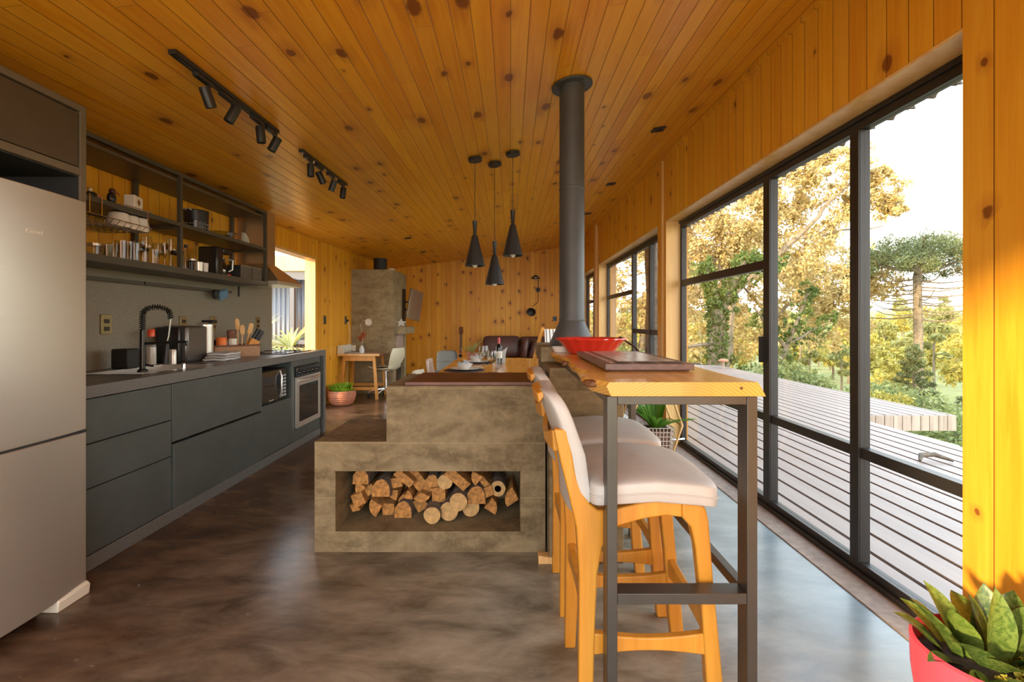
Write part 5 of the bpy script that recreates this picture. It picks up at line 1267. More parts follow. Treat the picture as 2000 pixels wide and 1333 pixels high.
# ================================================================ BAR STOOLS
def make_stool():
    t = thing('bar_stool', 'nearest high stool with cream leather seat and golden wooden frame', 'bar stool', (0.4, 1.655, 0))
    ox = -0.4
    rear = [(.131, .895), (.150, .80), (.175, .70), (.198, .60), (.207, .453), (.205, .137), (.203, 0), (.243, 0), (.250, .137), (.254, .30), (.262, .46), (.276, .54), (.300, .585), (.300, .650), (.262, .652), (.238, .672), (.215, .71), (.196, .76), (.184, .83), (.171, .895)]
    front = [(.516, .63), (.543, .600), (.556, .54), (.575, .362), (.59, .137), (.605, 0), (.652, 0), (.639, .137), (.61, .438), (.596, .62), (.588, .655), (.568, .678), (.535, .689), (.516, .689)]
    rl_ = [(.300, .585), (.321, .603), (.40, .626), (.469, .636), (.516, .63), (.516, .689), (.468, .688), (.400, .676), (.332, .659), (.300, .650)]
    for s, (a, c) in enumerate(((-0.195, -0.157), (0.157, 0.195))):
        for nm, P in (('leg', rear), ('leg', front), ('seat_rail', rl_)):
            MB().prism([(x + ox, z) for x, z in P], 'y', a, c).build(nm, m_chair, t, bevel=0.005, smooth=40)
    def stretcher(nm, p0, p1, ax):
        b = MB(); n_ = 10; vs = []
        for i in range(n_ + 1):
            u = i / n_; f_ = 1 - 0.42 * math.sin(PI * u); h = 0.033 * f_; w = 0.013
            c = Vector(p0).lerp(Vector(p1), u)
            s_ = Vector((0, w, 0)) if ax == 'x' else Vector((w, 0, 0))
            vs += [c - s_ + Vector((0, 0, -h)), c + s_ + Vector((0, 0, -h)), c + s_ + Vector((0, 0, h)), c - s_ + Vector((0, 0, h))]
        fs = [(0, 1, 2, 3), (4 * n_ + 3, 4 * n_ + 2, 4 * n_ + 1, 4 * n_)]
        for i in range(n_):
            for j in range(4): fs.append((4 * i + j, 4 * i + 4 + j, 4 * i + 4 + (j + 1) % 4, 4 * i + (j + 1) % 4))
        b.add(vs, fs); b.build(nm, m_chair, t, bevel=0.004)
    for y in (-0.176, 0.176): stretcher('stretcher', (0.249 + ox, y, 0.245), (0.588 + ox, y, 0.245), 'x')
    stretcher('footrest', (0.600 + ox, -0.157, 0.30), (0.600 + ox, 0.157, 0.30), 'y')
    stretcher('stretcher', (0.228 + ox, -0.157, 0.36), (0.228 + ox, 0.157, 0.36), 'y')
    # seat
    def sd(p):
        zz = 0.022 * (1 - (p.x / 0.2) ** 2) if p.x < 0 else 0.022 - 0.030 * (p.x / 0.2) ** 2
        crown = 0.012 * (1 - min(1, (p.y / 0.23) ** 2)) if p.z > 0 else 0
        return Vector((p.x, p.y, p.z + zz * 0.9 + crown))
    MB().sq((0.430 + ox, 0, 0.699), (0.195, 0.232, 0.036), 0.22, 40, 18, fn=sd).build('seat', m_leath, t, smooth=60)
    se = [c for c in bpy.data.objects if c.parent == t and c.name.startswith('seat') and 'rail' not in c.name][0]
    pts = []
    for k_ in range(41):
        th = 2 * PI * k_ / 40
        def pw(x): return math.copysign(abs(x) ** 0.22, x)
        p = Vector((0.196 * pw(math.cos(th)), 0.233 * pw(math.sin(th)), 0.012)); q = sd(p); q.z -= 0.0; pts.append(q + Vector((0.430 + ox, 0, 0.685)))
    MB().tube(pts, 0.0028, 6, caps=False).build('piping', m_leath, se)
    # backrest: curved upholstered panel
    def cx(z):  # centre line of the cushion against height
        return 0.222 - 0.085 * max(0, (z - 0.74) / 0.26) ** 1.4 + ox
    def bd_(p):
        z = p.z + 0.815
        bow = -0.028 * (1 - (p.y / 0.2) ** 2)
        return Vector((p.x + cx(z) + bow + 0.4 * 0, p.y, z))
    MB().sq((0, 0, 0), (0.027, 0.196, 0.19), 0.28, 36, 22, fn=bd_).build('backrest', m_leath, t, smooth=60)
    # crest handle on top of the back and the wooden wings at its sides
    b = MB()
    n_ = 12; vs = []
    for i in range(n_ + 1):
        y = -0.13 + 0.26 * i / n_; bow = -0.028 * (1 - (y / 0.2) ** 2); c0 = cx(0.985) + bow - 0.010; d_ = 0.020 * math.sin(PI * i / n_) + 0.008
        vs += [(c0 - 0.028, y, 0.962), (c0 - 0.004, y, 0.99 + d_ * .2), (c0 - 0.006, y, 1.002 + d_ * .25), (c0 - 0.034, y, 0.992 + d_ * .2)]
    fs = [(0, 1, 2, 3), tuple(4 * n_ + j for j in (3, 2, 1, 0))]
    for i in range(n_):
        for j in range(4): fs.append((4 * i + j, 4 * i + 4 + j, 4 * i + 4 + (j + 1) % 4, 4 * i + (j + 1) % 4))
    b.add(vs, fs); b.build('crest_handle', m_chair, t, bevel=0.004)
    b = MB(); vs = []
    for i in range(n_ + 1):
        y = -0.157 + 0.314 * i / n_; bow = -0.028 * (1 - (y / 0.2) ** 2); c0 = cx(0.86) - 0.030 + bow
        top = 0.885 - 0.03 * math.sin(PI * i / n_)
        vs += [(c0 - 0.020, y, 0.82), (c0, y, 0.82), (c0 - 0.006, y, top), (c0 - 0.024, y, top)]
    b.add(vs, fs); b.build('back_rail', m_chair, t, bevel=0.003)
    return t
s1 = make_stool()
dup(s1, (0.4, 2.195, 0), 0, 'farther high stool with cream leather seat, behind the nearest one')

# ================================================================ DINING TABLE AND ITS THINGS
DT = thing('dining_table', 'long glossy wooden dining table behind the concrete stove', 'table', (-0.22, 4.6, 0))
DX0, DX1, DY0, DY1, DZ = -0.63, 0.19, 3.45, 5.85, 0.78
MB().box(DX0, DX1, DY0, DY1, DZ - 0.04, DZ).build('tabletop', m_table, DT, world=True, bevel=0.004)
for x in (DX0 + .06, DX1 - .12):
    for y in (DY0 + .06, DY1 - .14): MB().box(x, x + .07, y, y + .07, 0, DZ - 0.041).build('leg', m_table, DT, world=True, bevel=0.004)
MB().box(DX0 + .08, DX1 - .08, DY0 + .13, DY1 - .15, DZ - 0.12, DZ - 0.041).build('apron', m_table, DT, world=True)
def place(x, y, n, lab):
    t = thing('dinner_plate', 'white dinner plate ' + lab, 'plate', (x, y, DZ + 0.0045))
    MB().lathe([(0, 0), (0.08, 0.001), (0.13, 0.014), (0.132, 0.018), (0.08, 0.006), (0, 0.005)], n=36).build('plate_body', m_white, t)
    m_ = MB(); m_.lathe([(0, DZ + .0005), (0.185, DZ + .0006), (0.185, DZ + .004), (0, DZ + .0042)], (x, y, 0), 40); tag(m_.build('placemat', plain('dark_placemat', (0.05, 0.04, 0.045), 0.7)), 'round dark placemat under the plate ' + lab, 'placemat')
    t = thing('soup_bowl', 'white bowl holding a folded napkin, on the plate ' + lab, 'bowl', (x, y, DZ + 0.0105))
    MB().lathe([(0, 0), (0.035, 0.0), (0.075, 0.05), (0.072, 0.052), (0.033, 0.006), (0, 0.005)], n=32).build('bowl_body', m_white, t)
    b = MB(); b.sq((x, y, DZ + 0.055), (0.06, 0.035, 0.016), 0.5, rot=(0.15, 0.1, 0.6), fn=lambda p: Vector((p.x, p.y, p.z + .008 * math.sin(p.x * 80))))
    b.box(x - .012, x + .012, y - .037, y + .037, DZ + 0.04, DZ + 0.078)
    b.sq((x + 0.02, y + .01, DZ + 0.075), (0.045, 0.012, 0.006), 0.6, rot=(0.1, 0.5, 0.5))
    tag(b.build('folded_napkin', plain('bluish_napkin', (0.45, 0.50, 0.54), 0.9)), 'folded pale blue napkin in the bowl ' + lab, 'napkin')
place(-0.41, 4.36, 0, 'nearest on the dining table'); place(-0.36, 5.15, 1, 'farther back on the dining table')
def bigglass(x, y, kind, lab, h):
    t = thing('water_goblet' if kind == 'g' else 'table_tumbler', lab, 'glass', (x, y, DZ + 0.0005))
    if kind == 'g':
        MB().lathe([(0.008, 0.4 * h), (0.040, 0.55 * h), (0.047, 0.70 * h), (0.036, h), (0.0345, h), (0.045, .70 * h), (0.038, .56 * h), (0.0, .42 * h)], n=28).build('bowl', m_cup, t)
        MB().lathe([(0, 0), (0.040, 0.0), (0.036, 0.005), (0.007, 0.014), (0.005, 0.38 * h), (0.009, .405 * h)], n=28).build('stem', m_cup, t)
    else:
        MB().lathe([(0, 0), (0.030, 0.0), (0.042, h), (0.040, h), (0.028, 0.01), (0, 0.01)], n=28).build('glass_body', m_cup, t)
bigglass(-0.225, 4.08, 'g', 'large stemmed glass, left of the pair by the wine bottle', 0.235)
bigglass(-0.155, 4.16, 'g', 'shorter stemmed glass, right of the pair by the wine bottle', 0.19)
bigglass(-0.13, 4.50, 't', 'flared tumbler between the stemmed glasses and the wine bottle', 0.15)
t = thing('wine_bottle', 'dark wine bottle with red capsule and white label on the dining table', 'bottle', (-0.118, 5.0, DZ + 0.0005)); t.scale = (.9, .9, .88)
MB().lathe([(0, 0), (0.036, 0.0), (0.037, 0.01), (0.037, 0.19), (0.030, 0.215), (0.0145, 0.235), (0.0135, 0.24)], n=24).build('bottle_body', plain('dark_green_glass', (0.01, 0.012, 0.01), 0.08), t)
MB().lathe([(0.0142, 0.238), (0.0145, 0.305), (0.013, 0.31), (0, 0.31)], n=20).build('capsule', plain('capsule_red', (0.5, 0.05, 0.05), 0.35), t)
b = MB(); n_ = 10; vs = []
for i in range(n_ + 1):
    a = -2.2 + 2.0 * i / n_
    for rr_q, z in ((0.0374, .07), (0.0374, .15), (0.0379, .15), (0.0379, .07)): vs.append((rr_q * math.cos(a), rr_q * math.sin(a), z))
fs = [(0, 1, 2, 3), tuple(4 * n_ + j for j in (3, 2, 1, 0))]
for i in range(n_):
    for j in range(4): fs.append((4 * i + j, 4 * i + 4 + j, 4 * i + 4 + (j + 1) % 4, 4 * i + (j + 1) % 4))
b.add(vs, fs); b.build('paper_label', m_white, t)
b = MB(); b.prism([(-0.02, 0), (0.03, 0), (0.035, 0.10), (0.055, 0.17), (0.0, 0.13)], 'y', -0.006, 0.006)
o = b.build('standing_napkin', m_cloth, loc=(-0.085, 5.1, DZ + 0.0005)); tag(o, 'white napkin standing folded behind the wine bottle', 'napkin')
t = thing('table_plant', 'small potted plant with long yellow-green leaves on the dining table', 'plant', (-0.42, 5.45, DZ + 0.0005))
MB().lathe([(0, 0), (0.06, 0.0), (0.075, 0.09), (0.07, 0.09), (0.06, 0.08), (0, 0.08)], n=24).build('pot', m_terra, t)
b = MB()
for i in range(34):
    a = i * 2.4; el = 0.3 + 0.9 * ((i * .618) % 1); b.leaf((0, 0, 0.08), (math.cos(a) * math.cos(el), math.sin(a) * math.cos(el), math.sin(el)), 0.17 + .05 * ((i * .37) % 1), 0.017, 0.8, 5)
b.build('leaves', m_lpalm, t, smooth=0)

# shell chairs and office chair
def shell(t, m, loc=(0, 0, 0)):
    """one-piece moulded shell: seat and flared back, facing +x"""
    b = MB(); nu, nv = 16, 26; vs = []
    prof = []
    for j in range(nv + 1):
        u = j / nv
        if u < 0.5: w = u / 0.5; x = 0.21 - 0.40 * w; z = 0.455 - 0.03 * math.sin(PI * w) + 0.012 * (1 - w)
        else:
            w = (u - 0.5) / 0.5; x = -0.19 - 0.085 * w - 0.02 * math.sin(PI * w); z = 0.455 + 0.34 * w
            x += 0.02 * (1 - w) ** 3
        wd = (0.20 + 0.03 * math.sin(PI * min(1, u * 1.7))) if u < 0.62 else 0.215 + 0.03 * math.sin(PI * (u - .62) / .38) - 0.03 * ((u - .62) / .38) ** 3
        prof.append((x, z, wd, u))
    def P(i, x, z, wd, u, off):
        s = -1 + 2 * i / nu; y = s * wd
        lift = 0.045 * abs(s) ** 2.6
        if u < 0.45: return (x, y, z + lift + off)
        k_ = min(1, (u - 0.45) / 0.15); return (x + lift * k_ * 1.2 + off * k_, y, z + lift * (1 - k_) + off * (1 - k_))
    for off in (0, -0.008):
        for (x, z, wd, u) in prof:
            for i in range(nu + 1): vs.append(P(i, x, z, wd, u, off))
    fs = []; n1 = (nv + 1) * (nu + 1)
    for j in range(nv):
        for i in range(nu):
            a = j * (nu + 1) + i; fs.append((a, a + 1, a + nu + 2, a + nu + 1)); fs.append((n1 + a + nu + 1, n1 + a + nu + 2, n1 + a + 1, n1 + a))
    for i in range(nu): a = i; fs.append((a + 1, a, n1 + a, n1 + a + 1)); a = nv * (nu + 1) + i; fs.append((a, a + 1, n1 + a + 1, n1 + a))
    for j in range(nv): a = j * (nu + 1); fs.append((a, a + nu + 1, n1 + a + nu + 1, n1 + a)); a += nu; fs.append((a + nu + 1, a, n1 + a, n1 + a + nu + 1))
    b.add(vs, fs); return b.build('shell', m, t, smooth=70)
def shell_chair(label, loc, rz, m):
    t = thing('shell_chair', label, 'chair', loc, rz); shell(t, m)
    for sx in (-1, 1):
        for sy in (-1, 1): MB().tube([(0.02 + sx * 0.09, sy * 0.09, 0.43), (0.02 + sx * 0.20, sy * 0.19, 0.0)], [0.016, 0.011], 8).build('leg', m_desk, t)
    MB().box(-0.09, 0.11, -0.09, 0.09, 0.415, 0.43).build('mount', m_black, t)
    return t
shell_chair('white shell dining chair, only its back rim showing left of the table', (-0.55, 4.15, 0), 0, m_whitep)
shell_chair('pinkish beige shell dining chair at the far left of the dining table', (-0.66, 5.45, 0), 0.1, plain('beige_shell', (0.52, 0.38, 0.30), 0.4))
t = thing('armchair', 'grey-blue upholstered chair beyond the dining table by the far wall', 'chair', (-0.98, 7.3, 0))
MB().sq((0, 0.0, 0.38), (0.24, 0.25, 0.09), 0.35).build('seat', m_greycl, t); MB().sq((0.0, 0.22, 0.58), (0.16, 0.07, 0.19), 0.4).build('backrest', m_greycl, t)
for sx in (-1, 1):
    for sy in (-1, 1): MB().tube([(sx * .16, sy * .17, 0.30), (sx * .2, sy * .2, 0)], [0.02, 0.012], 8).build('leg', m_black, t)
MB().tube([(-.155, .16, .6), (0, .148, .605), (.155, .16, .6)], 0.004, 6).build('piping', m_bmatte, t)

# ================================================================ FAR LEFT CORNER
FP = thing('concrete_fireplace', 'board-formed concrete fireplace block in the far left corner', 'fireplace', (-2.35, 8.75, 0))
FX_0, FX_1, FY0, FY1, FZ = -2.698, -1.99, 8.25, 9.27, 2.10
b = MB()
b.box(FX_0, FX_1, FY0, FY0 + 0.22, 0, FZ); b.box(FX_0, FX_1, FY1 - 0.16, FY1, 0, FZ); b.box(FX_0, FX_1, FY0 + 0.22, FY1 - 0.16, 1.0, FZ); b.box(FX_0, FX_1 - 0.45, FY0 + 0.22, FY1 - 0.16, 0, 1.0); b.box(FX_1 - 0.45, FX_1, FY0 + 0.22, FY1 - 0.16, 0, 0.12)
b.build('body', m_conc2, FP, world=True, smooth=0)
b = MB(); b.box(FX_1 - 0.20, FX_1 + 0.16, FY0 + 0.1, FY1 + 0.02, 1.0, 1.12); b.build('mantel', m_conc2, FP, world=True, bevel=0.004)
b = MB(); b.box(FX_1 - 0.08, FX_1 - 0.06, FY0 + 0.225, FY1 - 0.165, 0.13, 0.72); b.build('fire_glass', m_glassblk, FP, world=True)
b = MB(); b.box(FX_1 - 0.09, FX_1 - 0.02, FY0 + 0.221, FY1 - 0.161, 0.73, 0.99); b.build('lintel', plain('pink_refractory', (0.40, 0.29, 0.24), 0.8, var=.2), FP, world=True)
t = thing('vent_pipe', 'short black vent pipe on top of the fireplace block', 'vent', (-2.30, 8.6, FZ + .0005))
MB().lathe([(0, 0), (0.115, 0), (0.115, 0.19), (0.122, 0.195), (0.122, 0.225), (0, 0.225)], n=28).build('pipe', m_bmatte, t)
t = thing('driftwood_piece', 'small pale object beside the black vent pipe', 'ornament', (-2.10, 8.6, FZ + .0005))
MB().sq((0, 0, 0.03), (0.05, 0.03, 0.03), 0.7).build('body', m_white, t)
tv = thing('television', 'thin television turned out on a wall arm, wood reflection tinted into its screen', 'television', (-1.78, 9.05, 1.52))
b = MB(); b.obox((0, 0, 0), (0.40, 0.03, 0.56), (0.05, 0.18, 1.15)); b.build('screen', plain('screen_wood_tint', (0.42, 0.36, 0.28), 0.12, 0.75), tv, bevel=0.003)  # brown metallic tint stands in for wood reflected in the screen
b = MB(); b.bar((-0.06, 0, 0.06), (-0.205, 0.02, 0.06), 0.03, 0.03); b.bar((-0.06, 0, -0.08), (-0.205, 0.02, -0.08), 0.03, 0.03); b.build('wall_arm', m_bmatte, tv)
b = MB(); b.box(-0.209, -0.200, -0.10, 0.12, -0.30, 0.30); b.build('wall_plate', m_bmatte, tv)
t = thing('star_ornament', 'pale star-shaped ornament on the fireplace mantel', 'ornament', (-1.93, 8.6, 1.1215))
b = MB(); b.prism([((0.045 if i % 2 else 0.10) * math.sin(PI * i / 5), 0.07 + (0.045 if i % 2 else 0.10) * math.cos(PI * i / 5) * .8) for i in range(10)], 'y', -0.008, 0.008)
b.build('star', m_white, t); MB().box(-0.03, 0.03, -0.02, 0.02, 0, 0.006).build('foot', m_white, t)
t = thing('wall_switch', 'dark switch plate on the pine wall beside the bright jamb', 'switch', (XL + 0.0005, 7.05, 1.24)); MB().box(0, 0.01, -0.05, 0.05, -0.065, 0.065).build('plate', m_brass, t, bevel=0.002); MB().box(0.01, 0.014, -0.02, 0.02, -0.05, 0.05).build('rocker', m_bplast, t)
t = thing('wall_outlet', 'dark outlet with a plugged cable on the pine wall above the desk', 'outlet', (XL + 0.0005, 7.95, 1.24)); MB().box(0, 0.01, -0.05, 0.05, -0.065, 0.065).build('plate', m_brass, t, bevel=0.002); MB().box(0.01, 0.05, -0.02, 0.02, -0.03, 0.01).build('plug', m_bplast, t)
t = thing('power_cable', 'pale thin cable hanging from the outlet down behind the desk', 'cable', (XL + .05, 7.95, 0))
MB().tube([(0.0, 0, 1.215), (0.02, 0.02, 1.0), (-0.02, 0.05, 0.80), (-0.025, 0.03, 0.5), (0.02, -0.1, 0.15), (0.1, -0.15, 0.012)], 0.005, 6).build('cord', m_whitep, t)

DK = thing('writing_desk', 'small wooden desk with splayed legs and white riser against the left wall', 'desk', (-2.35, 7.83, 0))
MB().box(-2.69, -2.04, 7.55, 8.15, 0.685, 0.715).build('desktop', plain('pale_desktop', (0.42, 0.30, 0.22), 0.35, var=.1), DK, world=True, bevel=0.004)
MB().box(-2.69, -2.035, 7.545, 7.5499, 0.680, 0.716).build('edge_strip', m_post, DK, world=True)
b = MB(); b.box(-2.69, -2.665, 7.55, 8.15, 0.716, 0.84); b.box(-2.665, -2.59, 7.55, 7.565, 0.716, 0.82); b.box(-2.665, -2.59, 8.135, 8.15, 0.716, 0.82); b.build('riser', m_whitep, DK, world=True, bevel=0.004)
for (x0, x1) in ((-2.14, -2.08), (-2.60, -2.655)):
    for (y0, y1) in ((7.62, 7.58), (8.08, 8.12)): MB().bar((x0, y0, 0.684), (x1, y1, 0.0), 0.045, 0.035, up=(0, 1, 0)).build('leg', m_desk, DK, world=True, bevel=0.003)
MB().box(-2.60, -2.12, 7.60, 7.625, 0.60, 0.684).build('apron', m_desk, DK, world=True); MB().box(-2.60, -2.12, 8.075, 8.10, 0.60, 0.684).build('apron', m_desk, DK, world=True)
MB().bar((-2.645, 7.59, 0.17), (-2.10, 7.59, 0.17), 0.025, 0.045).build('stretcher', m_desk, DK, world=True); MB().bar((-2.645, 8.11, 0.17), (-2.10, 8.11, 0.17), 0.025, 0.045).build('stretcher', m_desk, DK, world=True)
t = thing('flower_vase', 'white vase on the desk with dried orange sprigs and one pale bloom', 'vase', (-2.36, 7.72, 0.7155))
MB().lathe([(0, 0), (0.035, 0), (0.042, 0.05), (0.03, 0.09), (0.02, 0.11), (0.024, 0.12), (0.018, .12), (0, 0.03)], n=24).build('vase_body', plain('vase_white', (0.6, 0.62, 0.62), 0.25), t)
b = MB(); b.tube([(0, 0, 0.05), (0.02, 0, 0.25), (-0.02, 0, 0.45), (0.04, 0.0, 0.53), (0.09, 0, 0.50)], 0.004, 6); b.tube([(0, 0, 0.05), (0.01, 0.02, 0.28)], 0.003, 6); b.tube([(0, 0, 0.05), (-0.03, 0.02, 0.24)], 0.003, 6); st2 = b.build('stems', m_fad, t)
b = MB(); leaves(b, [(0.01, 0.0, 0.27, .05), (-0.02, 0.01, 0.23, .04), (0.03, 0, 0.30, .035)], 120, 0.022, 1, 1, 0.2, .7); b.build('dried_sprigs', leafmat('orange_leaf', (0.45, 0.10, 0.03), (0.6, 0.25, 0.1)), t, smooth=0)
b = MB()
for i in range(9):
    a = 2 * PI * i / 9; b.leaf((0.11, 0, 0.49), (math.cos(a) * .9, -0.25, math.sin(a)), 0.065, 0.045, 0.1, 4, up=(0, 1, 0))
b.build('bloom', leafmat('pale_petal', (0.6, 0.55, 0.45), (0.75, 0.7, 0.6), .2), t, smooth=0)
t = thing('glass_jar', 'small glass jar on the desk in front of the white riser', 'jar', (-2.53, 7.68, 0.7155))
MB().lathe([(0, 0), (0.03, 0), (0.03, 0.05), (0.027, 0.05), (0.026, .006), (0, .006)], n=20).build('jar_body', m_cup, t)
t = thing('notebook', 'closed dark notebook lying on the desk', 'notebook', (-2.47, 7.85, 0.7155), 0.1)
b = MB(); b.box(-.1, .1, -.14, .14, 0.002, .012); b.build('pages', m_white, t); b = MB(); b.box(-.104, .104, -.144, .144, 0.0, .002); b.box(-.104, .104, -.144, .144, .0121, .014); b.build('cover', m_brleath, t)
OC = thing('office_chair', 'white shell swivel chair on chrome five-star castor base at the desk', 'chair', (-2.02, 7.88, 0), PI - 0.25)
shell(OC, plain('cream_shell', (0.66, 0.62, 0.44), 0.4))
MB().sq((0.03, 0, 0.452), (0.15, 0.17, 0.018), 0.5).build('cushion', plain('dark_green_cushion', (0.03, 0.045, 0.035), 0.8), OC)
MB().lathe([(0.022, 0.10), (0.022, 0.28), (0.016, 0.28), (0.016, 0.415), (0.07, 0.417), (0.07, 0.425), (0, .425)], n=16).build('gas_column', m_chrome, OC)
for i in range(5):
    a = 2 * PI * i / 5 + .3; c_, s_ = math.cos(a), math.sin(a)
    arm = MB().tube([(0, 0, 0.13), (0.14 * c_, 0.14 * s_, 0.115), (0.27 * c_, 0.27 * s_, 0.075)], [0.020, 0.014, 0.011], 8).build('base_arm', m_chrome, OC)
    MB().lathe([(0.0, -0.018), (0.026, -0.018), (0.027, 0), (0.026, 0.018), (0, 0.018)], (0.27 * c_, 0.27 * s_, 0.0275), 16, rot=(PI / 2, 0, a)).build('castor', m_rubber, arm)
    MB().tube([(0.27 * c_, 0.27 * s_, 0.0281), (0.27 * c_, 0.27 * s_, 0.07)], 0.006, 6).build('castor_stem', m_chrome, arm)
t = thing('clay_planter', 'ribbed reddish clay planter with bright green plant by the counter end', 'planter', (-2.46, 7.10, 0))
b = MB(); prf = [(0, 0), (0.12, 0.0), (0.15, 0.02), (0.185, 0.09), (0.198, 0.15), (0.19, 0.20), (0.18, 0.215), (0.17, 0.21), (0.17, 0.18), (0, 0.18)]
b.lathe(prf, n=40); o = b.build('pot', m_terra, t)
for z in [0.04, 0.07, 0.10, 0.13, 0.16, .19]:
    r = np.interp(z, [0.02, 0.09, 0.15, 0.20], [0.15, 0.185, 0.198, 0.19]); q = MB(); q.lathe([(r + .001, z - .006), (r + .006, z), (r + .001, z + .006)], n=40); q.build('rib', m_terra, o)
b = MB()
for i in range(150):
    a = i * 2.4; r = 0.15 * math.sqrt((i + .5) / 150); el = 0.5 + 0.7 * ((i * .618) % 1)
    b.leaf((r * math.cos(a) * .8, r * math.sin(a) * .8, 0.18), (math.cos(a) * math.cos(el) * .7, math.sin(a) * math.cos(el) * .7, math.sin(el)), 0.12 + 0.05 * ((i * .37) % 1), 0.035, 0.4, 4)
b.build('leaves', m_lbright, t, smooth=0)

# ================================================================ FAR WALL
t = thing('wall_bench', 'low wooden bench seat along the far wall under the cushions', 'bench', (0.35, 10.95, 0))
b = MB(); b.box(-0.75, 1.5, 10.6, 11.28, 0.36, 0.41); b.build('seat', m_table, t, world=True, bevel=0.004)
b = MB(); b.box(-0.72, 1.48, 10.63, 11.27, 0.0, 0.359); b.build('base', m_table, t, world=True)
def cush(label, c, h, rot, m=m_brleath):
    t = thing('sofa_cushion', label, 'cushion', c, 0)
    b = MB(); b.sq((0, 0, 0), h, 0.33, 32, 18, rot=rot, fn=lambda p: Vector((p.x, p.y * (1 - 0.35 * (abs(p.x) / h[0]) ** 2) * (1 - .35 * (abs(p.z) / h[2]) ** 2), p.z * (1 + .06 * (abs(p.x) / h[0]) ** 3)))); o = b.build('cover', m, t, smooth=60)
    return t
cush('large rectangular brown leather cushion against the far wall', (-0.20, 11.02, 0.655), (0.42, 0.11, 0.235), (-0.12, 0, 0))
cush('brown leather cushion standing on edge beside the large one', (0.30, 10.85, 0.63), (0.08, 0.20, 0.22), (0, 0.12, 0.15))
cush('second brown cushion on edge, nearer the deck chair', (0.49, 10.85, 0.60), (0.07, 0.18, 0.20), (0, 0.28, 0.15))
cush('brown back cushion behind the two standing cushions', (0.56, 11.14, 0.66), (0.36, 0.08, 0.21), (-0.1, 0, 0))
g = thing('acoustic_guitar', 'acoustic guitar leaning upright against the far wall', 'guitar', (-1.13, 10.9, 0))
def lean(y, z): return y + z * 0.24
b = MB(); n_ = 32; vs = []
outl = []
for i in range(n_):
    a = 2 * PI * i / n_; z = 0.315 + 0.305 * math.sin(a); w = (0.19 - 0.045 * (math.sin(a) + 1) / 2 - 0.035 * math.exp(-((z - 0.36) / 0.07) ** 2)) * math.cos(a); outl.append((w, z))
vs = [(x, lean(0, z), z) for x, z in outl] + [(x, lean(0.09, z), z) for x, z in outl]
b.add(vs, [tuple(range(n_)), tuple(reversed(range(n_, 2 * n_)))] + [(i, n_ + i, n_ + (i + 1) % n_, (i + 1) % n_) for i in range(n_)])
gb = b.build('body', plain('guitar_top', (0.75, 0.30, 0.04), 0.25), g)
b = MB(); b.bar((0, lean(-0.012, 0.50), 0.50), (0, lean(-0.012, 0.93), 0.93), 0.05, 0.02, up=(0, 1, 0)); b.build('neck', m_wal, g)
b = MB(); b.bar((0, lean(-0.01, 0.931), 0.931), (0, lean(0.0, 1.09), 1.09), 0.075, 0.018, up=(0, 1, 0)); hs = b.build('headstock', m_burl, g)
b = MB()
for sx in (-1, 1):
    for z in (.96, 1.01, 1.06): b.tube([(sx * .03, lean(0, z), z), (sx * .055, lean(0, z), z)], 0.007, 6)
b.build('tuning_pegs', m_chrome, hs)
b = MB(); b.lathe([(0.042, 0), (0.042, 0.001), (0, 0.001)], (0, lean(-0.0025, 0.44), 0.44), 20, rot=(PI / 2 - .235, 0, 0)); b.build('sound_hole', m_bmatte, gb)
t = thing('wall_sconce', 'black two-armed wall lamp with dish shades on the far wall', 'wall lamp', (0.64, YF, 1.955))
MB().lathe([(0, 0), (0.055, 0), (0.055, 0.03), (0, 0.03)], (0, -0.001, 0), 24, rot=(PI / 2, 0, 0)).build('wall_plate', m_black, t)
MB().tube([(0, -0.03, 0), (0, -0.07, 0.0), (0, -0.09, 0.20), (-0.02, -0.10, 0.25)], 0.008, 8).build('arm', m_black, t)
MB().tube([(0, -0.07, 0), (0.0, -0.09, -0.28), (-0.13, -0.12, -0.40)], 0.008, 8).build('arm', m_black, t)
MB().lathe([(0.01, 0.045), (0.04, 0.03), (0.105, -0.03), (0.10, -0.032), (0.035, 0.022), (0, 0.03)], (-0.06, -0.12, 0.285), 28, rot=(0.25, 0, 0)).build('shade', m_black, t)
MB().sq((-0.06, -0.125, 0.255), (0.075, 0.075, 0.035), 1).build('bulb_diffuser', m_whitep, t)
MB().lathe([(0.01, 0.05), (0.04, 0.035), (0.105, -0.03), (0.10, -0.032), (0.035, 0.025), (0, 0.03)], (-0.16, -0.14, -0.51), 28, rot=(-1.1, 0.3, 0)).build('shade', m_black, t)
t = thing('wall_switch', 'black switch plate on the far wall beside the flue pipe', 'switch', (1.03, YF, 1.28)); MB().box(-.05, .05, -.012, -0.0005, -.05, .05).build('plate', m_bplast, t)
MB().box(-.02, .02, -.016, -0.0121, -.03, .03).build('rocker', m_black, t)
# sling deck chair beyond the stove
t = thing('deck_chair', 'wooden folding deck chair with striped white sling, beyond the bar', 'deck chair', (0.42, 7.4, 0), -0.9)
for y in (0.0, 0.56):
    MB().bar((-0.32, y, 0.02), (0.10, y, 1.13), 0.03, 0.055, up=(0, 1, 0)).build('back_rail', m_block, t, bevel=0.003)
    MB().bar((0.35, y + 0.032, 0.02), (-0.15, y + 0.032, 0.60), 0.03, 0.055, up=(0, 1, 0)).build('front_rail', m_block, t, bevel=0.003)
MB().bar((0.085, 0.0, 1.09), (0.085, 0.56, 1.09), 0.03, 0.03).build('cross_bar', m_block, t)
b = MB(); n_ = 16; vs = []
for i in range(n_ + 1):
    u = i / n_; x = 0.085 - 0.40 * u + 0.16 * math.sin(PI * u) ; z = 1.10 - 0.85 * u - 0.1 * math.sin(PI * u) * u
    for dx in (0, 0.006): vs += [(x + 0.02 + dx, 0.03, z), (x + 0.02 + dx, 0.53, z)]
